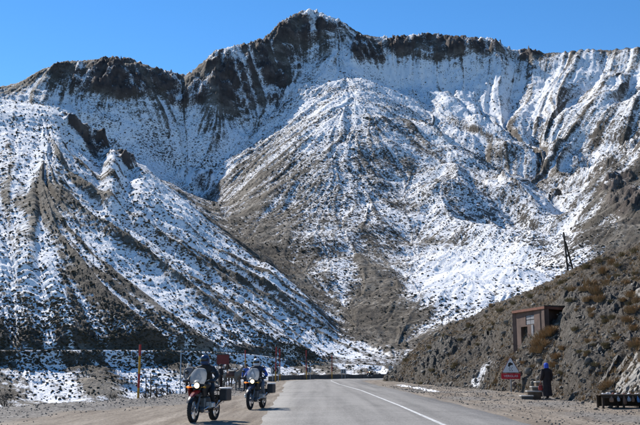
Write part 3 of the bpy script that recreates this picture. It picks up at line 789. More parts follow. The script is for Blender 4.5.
simple_mat('dark_wood', (.05, .036, .026), .85, 0, .4, 7, .5)
simple_mat('concrete', (.27, .255, .23), .9, 0, .3, 2.5, .5)
simple_mat('parapet_stone', (.12, .105, .09), .9, 0, .35, 1.5, .6)
simple_mat('hut_wall', (.105, .067, .055), .92, 0, .5, 1.1, .6)
simple_mat('hut_roof', (.18, .075, .05), .9, 0, .35, 2.0, .5)
simple_mat('hut_white', (.21, .21, .225), .8, 0, .2, 6)
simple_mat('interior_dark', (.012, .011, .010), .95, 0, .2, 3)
simple_mat('rubber', (.018, .018, .019), .8, 0, .25, 20, .2)
simple_mat('black_paint', (.018, .018, .02), .35, 0, .2, 9)
simple_mat('engine_grey', (.16, .16, .165), .45, .5, .25, 14)
simple_mat('alu', (.62, .63, .65), .38, .8, .12, 8)
simple_mat('case_lid_sunlit', (.72, .72, .73), .5, 0, .08, 8)  # sunlight on the aluminium lids, put into the colour as near-white
simple_mat('sign_grey', (.42, .42, .42), .6, 0, .2, 5)  # duller grey-white for the chevron panels
simple_mat('case_side_shaded', (.055, .055, .06), .5, .3, .2, 8)  # aluminium box sides, their shade put into the colour as dark grey
simple_mat('chrome', (.75, .75, .77), .15, 1.0, .05, 8)
simple_mat('fairing_red', (.20, .014, .012), .3, 0, .12, 6)
simple_mat('fairing_blue', (.03, .045, .09), .3, 0, .12, 6)
simple_mat('seat_vinyl', (.02, .02, .022), .7, 0, .2, 14)
simple_mat('rider_black', (.02, .02, .023), .8, 0, .35, 9, .4)
simple_mat('rider_navy', (.022, .028, .05), .8, 0, .35, 9, .4)
simple_mat('rider_blue', (.035, .085, .38), .75, 0, .25, 9)
simple_mat('rider_grey', (.16, .165, .18), .8, 0, .3, 9)
simple_mat('helmet_blue', (.025, .05, .12), .28, 0, .1, 6)
simple_mat('helmet_silver', (.55, .58, .64), .28, .2, .08, 6)
simple_mat('helmet_black', (.018, .018, .02), .28, 0, .1, 6)
simple_mat('visor', (.02, .022, .026), .08, 0, .05, 4)
simple_mat('boot', (.02, .018, .017), .6, 0, .2, 9)
simple_mat('robe_dark', (.028, .02, .021), .9, 0, .35, 7, .5)
simple_mat('scarf_blue', (.04, .09, .48), .85, 0, .3, 9, .5)
simple_mat('jacket_blue', (.05, .11, .36), .85, 0, .3, 9)
simple_mat('bag_red', (.34, .05, .045), .7, 0, .2, 9)
simple_mat('skin', (.30, .17, .11), .6, 0, .12, 12)
simple_mat('mule_grey', (.17, .15, .13), .85, 0, .3, 5)
simple_mat('mule_brown', (.06, .042, .032), .85, 0, .3, 5)
simple_mat('mane_dark', (.025, .02, .017), .9, 0, .3, 9)
simple_mat('saddle_cloth', (.10, .05, .04), .9, 0, .4, 9)
simple_mat('saddle_pale', (.60, .57, .52), .9, 0, .2, 9)
simple_mat('mineral_white', (.68, .66, .64), .45, 0, .2, 14)
simple_mat('mineral_black', (.03, .03, .033), .35, .2, .3, 14)
simple_mat('mineral_red', (.28, .09, .06), .5, 0, .3, 14)
simple_mat('pouch_pale', (.28, .30, .33), .8, 0, .2, 9)
simple_mat('pouch_blue', (.10, .22, .42), .8, 0, .2, 9)
simple_mat('pouch_brown', (.20, .12, .08), .8, 0, .3, 9)
def emis(name, c, st):
    m_, nt_, b_ = new_mat(name); b_.inputs['Base Color'].default_value = (c[0], c[1], c[2], 1)
    b_.inputs['Emission Color'].default_value = (c[0], c[1], c[2], 1); b_.inputs['Emission Strength'].default_value = st
emis('lamp_on', (1.0, .78, .48), 1.5)
emis('indicator', (.95, .25, .03), .7)
m, nt, b = new_mat('windscreen')
b.inputs['Base Color'].default_value = (.85, .88, .9, 1); b.inputs['Roughness'].default_value = .1
tr = nt.nodes.new('ShaderNodeBsdfTransparent'); tr.inputs[0].default_value = (.86, .88, .9, 1)
df = nt.nodes.new('ShaderNodeBsdfTranslucent'); df.inputs[0].default_value = (.55, .57, .6, 1)
mx = nt.nodes.new('ShaderNodeMixShader'); mx.inputs[0].default_value = .72
mx2 = nt.nodes.new('ShaderNodeMixShader'); mx2.inputs[0].default_value = .18
nt.links.new(df.outputs[0], mx.inputs[1]); nt.links.new(tr.outputs[0], mx.inputs[2])
nt.links.new(mx.outputs[0], mx2.inputs[1]); nt.links.new(b.outputs[0], mx2.inputs[2])
nt.links.new(mx2.outputs[0], nt.nodes['Material Output'].inputs[0])

# ------------------------------------------------------------------ skinned figures
def skin_mesh(name, J, E, root, sub=2):
    names = list(J); ix = {n: i for i, n in enumerate(names)}
    me_ = bpy.data.meshes.new('tmp'); me_.from_pydata([J[n][0] for n in names], [(ix[a], ix[c]) for a, c in E], [])
    o_ = bpy.data.objects.new('tmp', me_); col.objects.link(o_)
    md = o_.modifiers.new('skin', 'SKIN'); md.use_smooth_shade = True
    sv_ = me_.skin_vertices[0].data
    for n in names:
        r_ = J[n][1]; sv_[ix[n]].radius = r_ if isinstance(r_, tuple) else (r_, r_)
        sv_[ix[n]].use_root = (n == root)
    ss = o_.modifiers.new('sub', 'SUBSURF'); ss.levels = sub; ss.render_levels = sub
    bpy.context.view_layer.update()
    dg = bpy.context.evaluated_depsgraph_get()
    ev = bpy.data.meshes.new_from_object(o_.evaluated_get(dg))
    bpy.data.objects.remove(o_); ev.name = name
    ev.polygons.foreach_set('use_smooth', np.ones(len(ev.polygons), bool))
    return ev
def fingers(J, E, side, hand, wrist, fwd, outw, curl):
    # four fingers and a thumb growing out of the palm vertex
    up_ = fwd.cross(outw).normalized()
    for q in range(4):
        off = outw * (.028 - .019 * q) ; ln = (.034, .04, .037, .028)[q]
        a = 'f%s%d' % (side, q)
        p = Vector(hand) + off + fwd * .03; p2 = p + fwd * ln * .6 + curl * ln * .5; p3 = p2 + curl * ln * .8
        J[a + 'a'] = (p, .0105); J[a + 'b'] = (p2, .0095); J[a + 'c'] = (p3, .008)
        E += [('hand' + side, a + 'a'), (a + 'a', a + 'b'), (a + 'b', a + 'c')]
    a = 'th' + side; p = Vector(hand) + outw * .038 - fwd * .02
    J[a + 'a'] = (p, .012); J[a + 'b'] = (p + outw * .02 + fwd * .03 + curl * .02, .0095)
    E += [('hand' + side, a + 'a'), (a + 'a', a + 'b')]
def body_obj(name, J, E, root, mats, pickf, parent):
    me_ = skin_mesh(name, J, E, root)
    me_.materials.clear()
    for q in mats: me_.materials.append(MATS[q])
    for p in me_.polygons: p.material_index = pickf(p.center)
    o_ = bpy.data.objects.new(name, me_); col.objects.link(o_); o_.parent = parent
    return o_

# ------------------------------------------------------------------ motorcycle (forward is -Y)
def make_bike(label, loc, rz, fairing, lamp=True):
    t = thing('motorcycle', label, 'motorcycle', loc, rz, None)
    def wheel(y, rad_, wd, name):
        rm = Vector((0, y, rad_))
        mb = MB(); prof = []
        for k in range(13):
            a = 2 * math.pi * k / 12
            prof.append((rad_ - .055 + .055 * math.cos(a), wd * .5 * math.sin(a)))
        mb.lathe(prof, rm, 'X', 36)
        for k in range(36):                       # tread blocks
            a = 2 * math.pi * k / 36; Rm = Matrix.Rotation(a, 3, 'X')
            for s_ in (-1, 1):
                mb.box(rm + Rm @ Vector((s_ * wd * .22, 0, rad_ - .004)), (wd * .26, .03, .016), Rm)
        w_ = mb.build(name, 'rubber', t, True)
        mb = MB(); ri = rad_ - .085
        mb.lathe([(ri, -wd * .33), (ri + .03, -wd * .36), (ri + .03, wd * .36), (ri, wd * .33), (ri - .012, 0), (ri, -wd * .33)], rm, 'X', 30)
        mb.build('rim', 'alu', w_, True)
        mb = MB()
        for k in range(20):
            a = 2 * math.pi * k / 20; a2 = a + (.35 if k % 2 else -.35); s_ = -1 if k % 2 else 1
            mb.tube([rm + Vector((s_ * .035, .05 * math.cos(a2), .05 * math.sin(a2))), rm + Vector((0, ri * math.cos(a), ri * math.sin(a)))], .0035, 4)
        mb.build('spokes', 'chrome', w_)
        mb = MB(); mb.lathe([(.001, -.07), (.05, -.07), (.05, .07), (.001, .07)], rm, 'X', 14); mb.build('hub', 'engine_grey', w_, True)
        mb = MB()
        for s_ in ((-1, 1) if y < 0 else (1,)):
            mb.lathe([(.09, s_ * .075), (.145, s_ * .075), (.145, s_ * .081), (.09, s_ * .081), (.09, s_ * .075)], rm, 'X', 24)
        mb.build('brake_disc', 'chrome', w_, True)
    wheel(-.77, .345, .115, 'front_wheel'); wheel(.76, .325, .15, 'rear_wheel')
    head = Vector((0, -.36, 1.0))
    for s_ in (-1, 1):
        mb = MB(); ax = Vector((s_ * .095, -.77, .345)); tp = Vector((s_ * .095, -.36, 1.06))
        mb.tube([ax, ax.lerp(tp, .45)], [.033, .03], 12); mb.tube([ax.lerp(tp, .42), tp], .022, 12)
        mb.box(ax, (.045, .08, .09), bev=.01)
        mb.build('fork_leg', 'engine_grey', t, True)
    mb = MB()                                      # high beak + low mudguard
    prof = [(-.95, .70, .035), (-.86, .775, .075), (-.72, .82, .10), (-.58, .86, .12), (-.45, .93, .13)]
    vs = []; fs = []
    for y, z, w_ in prof: vs += [(-w_, y, z - .045), (-w_ * .55, y, z), (w_ * .55, y, z), (w_, y, z - .045), (w_ * .5, y, z - .03), (-w_ * .5, y, z - .03)]
    for i in range(len(prof) - 1):
        for k in range(6): fs.append((i * 6 + k, i * 6 + (k + 1) % 6, i * 6 + 6 + (k + 1) % 6, i * 6 + 6 + k))
    fs += [tuple(range(6)), tuple(range(24, 30))]
    mb.add(vs, fs); mb.build('beak', fairing, t, True)
    mb = MB(); mb.lathe([(.365, -.075), (.385, -.05), (.39, 0), (.385, .05), (.365, .075)], (0, -.77, .345), 'X', 14, R(20), R(150)); mb.build('front_mudguard', 'black_paint', t, True)
    # fairing sides and tank: lofted body
    mb = MB(); secs = [(-.56, .86, .10, .10, .9), (-.46, .94, .20, .17, .9), (-.30, .97, .245, .19, .95), (-.08, .96, .235, .17, 1), (.10, .92, .17, .12, 1), (.2, .88, .12, .07, 1)]
    n = 14; vs = []; fs = []
    for y, z, wx, hz, q in secs:
        for k in range(n):
            a = 2 * math.pi * k / n; cx, sz = math.cos(a), math.sin(a)
            vs.append((wx * abs(cx) ** .75 * math.copysign(1, cx), y, z + hz * abs(sz) ** .8 * math.copysign(1, sz)))
    for i in range(len(secs) - 1):
        for k in range(n): fs.append((i * n + k, i * n + (k + 1) % n, (i + 1) * n + (k + 1) % n, (i + 1) * n + k))
    fs += [tuple(range(n)), tuple(range((len(secs) - 1) * n, len(secs) * n))]
    mb.add(vs, fs); mb.build('fuel_tank', 'black_paint', t, True)
    for s_ in (-1, 1):
        mb = MB(); mb.prism([(-.58, .70), (-.64, .86), (-.50, 1.02), (-.28, 1.0), (-.22, .82), (-.36, .70)], s_ * .19, s_ * .225, Matrix(((0, 0, 1), (1, 0, 0), (0, 1, 0))))
        mb.build('side_fairing', 'black_paint' if s_ > 0 else fairing, t)
    mb = MB(); mb.box((0, -.62, .985), (.25, .13, .17), Matrix.Rotation(-.25, 3, 'X'), .045); nose = mb.build('headlight_housing', 'black_paint', t, True)
    mb = MB()
    mb.lathe([(.001, -.03), (.05, -.024), (.07, -.008), (.074, .01), (.07, .02)], (.045, -.685, .985), 'Y', 18, scale=(1, 1, 1)); mb.build('headlight', 'lamp_on' if lamp else 'chrome', t, True)
    mb = MB(); mb.lathe([(.001, -.02), (.034, -.015), (.05, .0), (.045, .015)], (-.062, -.682, .975), 'Y', 16); mb.build('headlight', 'chrome', t, True)
    # windscreen
    mb = MB(); rows = [(-.63, 1.04, .20), (-.57, 1.18, .245), (-.50, 1.33, .225), (-.44, 1.43, .165), (-.42, 1.46, .11)]; m_ = 9; vs = []; fs = []
    for y, z, w_ in rows:
        for k in range(m_):
            u = -1 + 2 * k / (m_ - 1); vs.append((u * w_, y + .09 * u * u, z - .015 * u * u))
    for i in range(len(rows) - 1):
        for k in range(m_ - 1): fs.append((i * m_ + k, i * m_ + k + 1, (i + 1) * m_ + k + 1, (i + 1) * m_ + k))
    mb.add(vs, fs); ws = mb.build('windscreen', 'windscreen', t, True)
    sd = ws.modifiers.new('thick', 'SOLIDIFY'); sd.thickness = .005
    # handlebar, guards, mirrors, indicators
    mb = MB(); mb.tube([(-.42, -.30, 1.10), (-.30, -.34, 1.12), (-.16, -.37, 1.08), (.16, -.37, 1.08), (.30, -.34, 1.12), (.42, -.30, 1.10)], .013, 10)
    for s_ in (-1, 1): mb.tube([(s_ * .43, -.298, 1.098), (s_ * .31, -.335, 1.118)], .019, 10)
    hb = mb.build('handlebar', 'black_paint', t, True)
    for s_ in (-1, 1):
        mb = MB(); mb.tube([(s_ * .44, -.32, 1.10), (s_ * .43, -.43, 1.10), (s_ * .33, -.47, 1.11), (s_ * .24, -.42, 1.10)], [.03, .045, .045, .02], 8); mb.build('hand_guard', 'black_paint', t, True)
        mb = MB(); mb.tube([(s_ * .30, -.35, 1.13), (s_ * .33, -.37, 1.26), (s_ * .37, -.36, 1.31)], .007, 6); mi = mb.build('mirror', 'black_paint', t)
        mb = MB(); mb.ball((s_ * .385, -.365, 1.34), (.065, .022, .045)); mb.build('mirror_shell', 'black_paint', mi, True)
        mb = MB(); mb.ball((s_ * .385, -.352, 1.34), (.056, .014, .037)); mb.build('mirror_glass', 'chrome', mi, True)
        mb = MB(); mb.tube([(s_ * .13, -.6, .94), (s_ * .22, -.6, .945)], .01, 6); mb.ball((s_ * .245, -.6, .945), (.045, .03, .03)); mb.build('indicator', 'indicator' if s_ < 0 else 'yellow_paint', t, True)
    # engine and frame
    mb = MB(); mb.box((0, -.12, .50), (.34, .46, .38), bev=.05); mb.box((0, .18, .48), (.26, .30, .28), bev=.05); mb.box((0, -.33, .36), (.30, .28, .12), Matrix.Rotation(.4, 3, 'X'), .03)
    eng = mb.build('engine', 'engine_grey', t, True)
    for s_ in (-1, 1):
        mb = MB()
        for k in range(6): mb.box((s_ * (.19 + .024 * k), -.2, .46), (.012, .20 - .004 * k, .17), bev=.02)
        mb.box((s_ * .345, -.2, .46), (.06, .19, .16), bev=.03); mb.build('cylinder_head', 'alu', eng, True)
        mb = MB(); mb.tube([(s_ * .24, -.29, .42), (s_ * .2, -.42, .36), (s_ * .1, -.4, .27), (s_ * .09, .1, .25)], .022, 10); mb.build('header_pipe', 'chrome', eng, True)
        mb = MB(); mb.tube([(s_ * .12, .12, .36), (s_ * .3, .1, .36)], .012, 8); mb.build('foot_peg', 'engine_grey', t, True)
    mb = MB(); mb.tube([(0, .1, .46), (.1, .4, .38), (.11, .76, .325)], .045, 10); mb.build('swing_arm', 'engine_grey', t, True)
    mb = MB()
    for s_ in (-1, 1):
        mb.tube([(s_ * .10, -.34, .95), (s_ * .13, -.1, .75), (s_ * .14, .2, .62)], .018, 8); mb.tube([(s_ * .14, .1, .78), (s_ * .13, .75, .86), (s_ * .1, .95, .88)], .014, 8)
        mb.tube([(s_ * .2, .45, .84), (s_ * .22, .5, .5), (s_ * .22, .95, .5), (s_ * .2, .95, .84)], .01, 6)
    mb.build('frame', 'black_paint', t, True)
    mb = MB(); mb.box((0, .30, .875), (.30, .5, .10), bev=.045); mb.box((0, .68, .93), (.28, .42, .10), bev=.045); mb.build('seat', 'seat_vinyl', t, True)
    mb = MB(); mb.box((0, 1.0, .9), (.28, .28, .03), bev=.01); mb.box((0, 1.02, .82), (.10, .04, .05), bev=.01); mb.build('luggage_rack', 'black_paint', t, True)
    mb = MB(); mb.tube([(.16, .35, .35), (.2, .7, .52), (.21, 1.0, .58)], [.03, .055, .05], 12); mb.build('exhaust', 'chrome', t, True)
    for s_ in (-1, 1):
        mb = MB(); mb.box((s_ * .36, .70, .71), (.22, .42, .33), bev=.025); pn = mb.build('pannier', 'case_side_shaded', t, True)
        mb = MB(); mb.box((s_ * .36, .70, .893), (.235, .435, .045), bev=.012); mb.build('lid', 'case_lid_sunlit', pn, True)
    mb = MB(); mb.prism([(-.17, 1.0), (.17, 1.0), (.13, 1.06), (-.13, 1.06)], .55, .7); mb.build('rear_mudguard', 'black_paint', t)
    return t
def make_rider(label, bike, jacket, accent, helmet, legs='rider_black'):
    t = thing('person', label, 'person', bike.location, bike.rotation_euler.z)
    J = {}; E = []
    V_ = Vector
    J['pelvis'] = (V_((0, .24, .985)), (.17, .14)); J['waist'] = (V_((0, .20, 1.14)), (.16, .125)); J['chest'] = (V_((0, .12, 1.34)), (.19, .145))
    J['upper'] = (V_((0, .08, 1.46)), (.17, .11)); J['neck'] = (V_((0, .04, 1.55)), .065); J['head'] = (V_((0, .0, 1.66)), .09); J['crown'] = (V_((0, .0, 1.72)), .08)
    E += [('pelvis', 'waist'), ('waist', 'chest'), ('chest', 'upper'), ('upper', 'neck'), ('neck', 'head'), ('head', 'crown')]
    for s_, sd in ((-1, 'L'), (1, 'R')):
        J['hip' + sd] = (V_((s_ * .13, .20, .96)), .105); J['thigh' + sd] = (V_((s_ * .23, -.02, .90)), .095); J['knee' + sd] = (V_((s_ * .29, -.22, .82)), .078)
        J['shin' + sd] = (V_((s_ * .28, -.06, .60)), .066); J['ankle' + sd] = (V_((s_ * .26, .08, .43)), .055); J['toe' + sd] = (V_((s_ * .27, -.10, .37)), .045)
        E += [('pelvis', 'hip' + sd), ('hip' + sd, 'thigh' + sd), ('thigh' + sd, 'knee' + sd), ('knee' + sd, 'shin' + sd), ('shin' + sd, 'ankle' + sd), ('ankle' + sd, 'toe' + sd)]
        J['sh' + sd] = (V_((s_ * .20, .08, 1.44)), .088); J['elbow' + sd] = (V_((s_ * .39, -.02, 1.22)), .064); J['wrist' + sd] = (V_((s_ * .38, -.235, 1.14)), .045); J['hand' + sd] = (V_((s_ * .375, -.29, 1.135)), (.04, .03))
        E += [('upper', 'sh' + sd), ('sh' + sd, 'elbow' + sd), ('elbow' + sd, 'wrist' + sd), ('wrist' + sd, 'hand' + sd)]
        fingers(J, E, sd, J['hand' + sd][0], None, V_((0, -.95, -.1)), V_((-s_ * 1.0, 0, 0)), V_((0, -.2, -1)))
    def pick(c):
        if c.z < .50: return 2
        if c.z < 1.0 and (c.y < .15 or c.z < .93): return 1
        if c.y < -.2 and c.z > 1.05: return 2
        if abs(c.x) > .27 and c.z > 1.18: return 3
        return 0
    body_obj('body', J, E, 'pelvis', [jacket, legs, 'boot', accent, 'skin'], pick, t)
    mb = MB(); hc = V_((0, -.01, 1.675))
    prof = [(.001, .145), (.06, .137), (.105, .105), (.13, .055), (.137, 0), (.132, -.06), (.118, -.11), (.10, -.135), (.085, -.14)]
    mb.lathe(prof, hc, 'Z', 24, scale=(.95, 1.15, 1)); 
    mb.ball(hc + V_((0, -.115, -.085)), (.085, .06, .05))
    he = mb.build('helmet', helmet, t, True, ang=60)
    mb = MB(); mb.lathe([(.128, -.045), (.1385, -.02), (.1395, .02), (.135, .055)], hc, 'Z', 14, R(205), R(335), scale=(.955, 1.17, 1)); mb.build('visor', 'visor', he, True)
    return t
def put_bike(px0, px1, label, fairing, rlabel, jacket, accent, helmet, legs='rider_black'):
    if px0 is None:                                        # on the curve, outer lane
        t_ = .62; a = Vector((ARC[0] - 46.4 * math.cos(t_), ARC[1] + 46.4 * math.sin(t_), 0)); lat = .3
    else:
        a = ground_at(*px0)
        lat = (px1[0] - px0[0]) / FPX * a.y                # sideways offset of the rear wheel
    yaw = -math.asin(max(-.9, min(.9, lat / 1.53)))
    fwd = Vector((math.sin(yaw), -math.cos(yaw), 0))
    c = a - fwd * .77; c.z = .012 if a.x < road_edges(a.y)[0] else .03
    t = make_bike(label, c, yaw, fairing)
    make_rider(rlabel, t, jacket, accent, helmet, legs)
    return t
put_bike((193, 423.6), (207, 420), 'touring motorcycle with red beak and pale windscreen, ridden on the dirt lay-by', 'fairing_red', 'rider in black with a dark blue helmet on the red-beaked motorcycle', 'rider_black', 'rider_black', 'helmet_blue')
put_bike((250, 409.8), (259.5, 407), 'dark touring motorcycle with metal side boxes at the asphalt edge', 'fairing_blue', 'rider with silver helmet and blue sleeves on a dark motorcycle', 'rider_navy', 'rider_blue', 'helmet_silver', 'rider_grey')
put_bike(None, None, 'small distant motorcycle rounding the road bend by the parapet', 'fairing_blue', 'black-clad rider on the distant motorcycle at the bend', 'rider_black', 'rider_grey', 'helmet_black')

# ------------------------------------------------------------------ snow poles, posts, boards
def snow_pole(base, h, label, bands, r=.045):
    t = thing('snow_pole', label, 'pole', base, 0, 'red and yellow snow poles')
    z = -.4
    for k, (fr, mat_) in enumerate(bands):
        z1 = h * fr; mb = MB(); mb.lathe([(.001, z), (r, z), (r, z1), (.001, z1)] if k in (0, len(bands) - 1) else [(r, z), (r, z1)], (0, 0, 0), 'Z', 14)
        mb.build('band', mat_, t, True); z = z1
    t.rotation_euler = (rnd.uniform(-.02, .02), rnd.uniform(-.02, .02), 0)
B4 = [(.24, 'yellow_paint'), (.49, 'red_paint'), (.80, 'yellow_paint'), (1.0, 'red_paint')]
p = ground_at(138, 401.5); zt = at_depth(138, 344.5, p.y).z
gz = float(ground_z(np.array([p.x]), np.array([p.y]))[0])
snow_pole((p.x, p.y, gz), zt - gz, 'tall red and yellow banded snow pole on the gravel berm', B4, .055)
def arc_pt(rad_, px):                # point on the outer curve seen in a photo column
    best = None
    for t_ in np.linspace(-.05, 1.5, 600):
        q = (ARC[0] - rad_ * math.cos(t_), ARC[1] + rad_ * math.sin(t_))
        e = abs(320 + FPX * q[0] / (q[1] * math.cos(PITCH)) - px)
        if best is None or e < best[0]: best = (e, q, t_)
    return Vector((best[1][0], best[1][1], 0)), best[2]
for px, ytop, lab in ((265, 347, 'weathered red and yellow snow pole behind the silver-helmeted rider'), (280, 349, 'red and yellow snow pole beside the first chevron board'), (306.5, 350, 'red and yellow snow pole next to the middle chevron board'), (332, 355, 'red and yellow snow pole between the middle and last chevron boards')):
    p, t_ = arc_pt(50.2, px); h = at_depth(px, ytop, p.y).z
    snow_pole((p.x, p.y, 0), h, lab, [(.3, 'yellow_paint'), (.55, 'red_paint'), (.8, 'dull_red_paint'), (1.0, 'red_paint')], .07)
p = Vector((ground_at(246, 392).x, 62, 0)); 
snow_pole((at_depth(245.5, 372, 66).x, 66, 0), at_depth(245, 350, 66).z, 'thin red and yellow snow pole behind the animals', B4, .04)

t = thing('slim_post', 'slim grey metal post on the gravel berm', 'post', ground_at(180, 396.5))
h = at_depth(180, 350, t.location.y).z
mb = MB(); mb.lathe([(.001, -.4), (.035, -.4), (.032, h), (.02, h + .02), (.001, h + .02)], (0, 0, 0), 'Z', 12); mb.build('shaft', 'galvanised', t, True)
mb = MB(); mb.box((0, 0, .02), (.16, .16, .04), bev=.01); mb.build('base_plate', 'galvanised', t)
mb = MB(); mb.lathe([(.05, h - .12), (.055, h - .1), (.055, h - .04), (.05, h - .02)], (0, 0, 0), 'Z', 12); mb.build('collar', 'galvanised', t, True)

D = 63.0
pc = at_depth(223, 359.6, D)
t = thing('roadside_board', 'dark red blank roadside board on two posts behind the animals', 'board', (pc.x, D, 0))
mb = MB(); mb.box((0, 0, pc.z), (.80, .03, .60), bev=.012); bd = mb.build('panel', 'dull_red_paint', t)
mb = MB()
for dx, dz, sx_b, sz_b in ((0, .31, .84, .035), (0, -.31, .84, .035), (-.405, 0, .035, .6), (.405, 0, .035, .6)): mb.box((dx, -.005, pc.z + dz), (sx_b, .05, sz_b))
mb.build('rim', 'dull_red_paint', bd)
for s_ in (-1, 1):
    mb = MB(); mb.box((s_ * .28, .04, pc.z / 2 - .1), (.06, .04, pc.z + .6)); mb.build('post', 'old_wood', t)

def chevron_board(px, py, D, w, h, label):
    c = at_depth(px, py, D)
    t = thing('chevron_board', label, 'road sign', (c.x, c.y, 0), 0, 'chevron boards along the bend')
    mb = MB(); mb.box((0, 0, c.z), (w, .04, h), bev=.012); pl = mb.build('panel', 'sign_grey', t)
    for k in range(2):
        mb = MB(); x0 = -w * .36 + k * w * .38; q = w * .16
        mb.prism([(x0, h * .42), (x0 + q, h * .42), (x0 + q + w * .16, 0), (x0 + q, -h * .42), (x0, -h * .42), (x0 + w * .16, 0)], .022, .03, Matrix(((1, 0, 0), (0, 0, -1), (0, 1, 0))) )
        ch = mb.build('chevron', 'sign_black', pl); ch.location = (0, 0, c.z)
    for s_ in (-1, 1):
        mb = MB(); mb.box((s_ * w * .3, .045, c.z / 2 - .15), (.07, .05, c.z + .3 + h * .4)); mb.build('post', 'galvanised', t)
for px, py, w, h, lab in ((275.5, 370.5, 1.1, .85, 'white board with black chevrons beside the outermost parapet end'), (308.5, 370, .8, .7, 'white board with black chevrons at the middle of the bend'), (343.5, 371.3, .8, .65, 'white board with black chevrons just before the distant motorcycle')):
    q, t_ = arc_pt(50.0, px); chevron_board(px, py, q.y, w, h, lab)

t = thing('parapet_wall', 'low dark stone parapet along the outside of the bend', 'wall', (0, 0, 0))
a0 = arc_pt(50.8, 266)[1]; a1 = 1.35; nb = 24
for k in range(nb):
    ta = a0 + (a1 - a0) * k / nb; tb = a0 + (a1 - a0) * (k + .965) / nb; tm = (ta + tb) / 2
    mb = MB(); ln = 50.8 * (tb - ta); hh_ = .62 + rnd.uniform(-.05, .06)
    c = Vector((ARC[0] - 50.8 * math.cos(tm), ARC[1] + 50.8 * math.sin(tm), hh_ / 2 - .15))
    mb.box(c, (.42, ln, hh_ + .3), Matrix.Rotation(-tm, 3, 'Z'), .03); mb.build('wall_block', 'parapet_stone', t)

p = at_depth(390.5, 379, 114); 
t = thing('marker_post', 'grey roadside marker post with small plate at the foot of the hillside', 'post', (p.x, 114, 0))
hh_ = at_depth(390, 365.5, 114).z
mb = MB(); mb.box((0, 0, hh_ / 2), (.10, .08, hh_), bev=.015); mb.build('shaft', 'galvanised', t)
mb = MB(); mb.box((0, -.055, hh_ - .35), (.42, .025, .62), bev=.01); mb.build('plate', 'galvanised', t)

# ------------------------------------------------------------------ warning sign
p = ground_at(511.5, 392.5); D = p.y
z_tri0 = at_depth(511, 373.3, D).z; z_top = at_depth(511, 356.5, D).z; z_pl = at_depth(511, 379, D).z
gz0 = max(0, drop_hill(p.x, p.y)) 
t = thing('warning_sign', 'triangular skidding-car warning sign with red lettered plate by the dirt shoulder', 'road sign', (p.x, p.y, gz0), R(4))
z_tri0 -= gz0; z_top -= gz0; z_pl -= gz0
FR = Matrix(((1, 0, 0), (0, 0, -1), (0, 1, 0)))       # local xy -> xz, thickness towards the camera
hT = z_top - z_tri0; hw = hT * .575
def tri(k, rn=.07):                                     # rounded triangle scaled about its centroid
    cy = hT / 3; P3 = [(-hw, 0), (hw, 0), (0, hT)]; out_ = []
    for i in range(3):
        a, c, n_ = P3[i - 1], P3[i], P3[(i + 1) % 3]
        for f_, g_ in ((.06, 0), (.02, .02), (0, .06)):
            out_.append((c[0] + (a[0] - c[0]) * f_ + (n_[0] - c[0]) * g_, c[1] + (a[1] - c[1]) * f_ + (n_[1] - c[1]) * g_))
    return [((x_) * k, cy + (y_ - cy) * k) for x_, y_ in out_]
mb = MB(); mb.prism(tri(1), -.012, .012, FR); pl = mb.build('triangle_plate', 'dull_red_paint', t); pl.location.z = z_tri0 + .02
mb = MB(); mb.prism(tri(.90), .012, .016, FR); mb.build('white_field', 'sign_white', pl)
mb = MB()                                              # swerving car with skid marks
Rc = Matrix.Rotation(R(28), 3, 'Z')
def pc2(q, c=(-.02, hT * .50), k=hT * .95): 
    v_ = Rc @ Vector((q[0], q[1], 0)); return (c[0] + v_.x * k, c[1] + v_.y * k)
mb.prism([pc2(q) for q in ((-.17, -.06), (.17, -.06), (.17, .02), (.12, .045), (.08, .13), (-.08, .13), (-.12, .045), (-.17, .02))], .016, .019, FR)
for x_ in (-.11, .11): mb.prism([pc2((x_ + .035 * math.cos(a), -.07 + .035 * math.sin(a))) for a in np.linspace(0, 2 * math.pi, 10, endpoint=False)], .0165, .0195, FR)
for s_ in (-1, 1):
    cl = [(s_ * .07 + .045 * math.sin(q * 1.9) - .01, hT * (.10 + .055 * q)) for q in np.linspace(0, 4.6, 12)]
    for i in range(0, 11):
        if i in (5,): continue
        (xa, ya), (xb, yb) = cl[i], cl[i + 1]; mb.prism([(xa - .018, ya), (xa + .018, ya), (xb + .018, yb), (xb - .018, yb)], .016, .019, FR)
mb.build('pictogram', 'sign_black', pl)
ph = z_tri0 - z_pl
mb = MB(); mb.box((0, 0, 0), (hw * 2.02, .02, ph), bev=.008); pt = mb.build('text_plate', 'sign_red', t); pt.location = (0, 0, (z_tri0 + z_pl) / 2)
fc_ = bpy.data.curves.new('txt', 'FONT'); fc_.body = 'VERGLAS'; fc_.size = ph * .55; fc_.align_x = 'CENTER'; fc_.align_y = 'CENTER'
fo = bpy.data.objects.new('txt', fc_); col.objects.link(fo); bpy.context.view_layer.update()
fm = bpy.data.meshes.new_from_object(fo.evaluated_get(bpy.context.evaluated_depsgraph_get())); bpy.data.objects.remove(fo)
fm.materials.clear(); fm.materials.append(MATS['sign_white'])
fl_ = bpy.data.objects.new('lettering', fm); col.objects.link(fl_); fl_.parent = pt; fl_.location = (0, -.0125, 0); fl_.rotation_euler = (math.pi / 2, 0, 0); fl_.scale = (1.15, 1, 1)
mb = MB(); mb.box((0, .035, z_top * .42), (.07, .045, z_top * .95 + .3)); mb.build('post', 'galvanised', t)
mb = MB()
for z_ in (z_pl + ph * .5, z_tri0 + hT * .3): mb.box((0, .02, z_), (.3, .02, .04))
mb.build('bracket', 'galvanised', t)

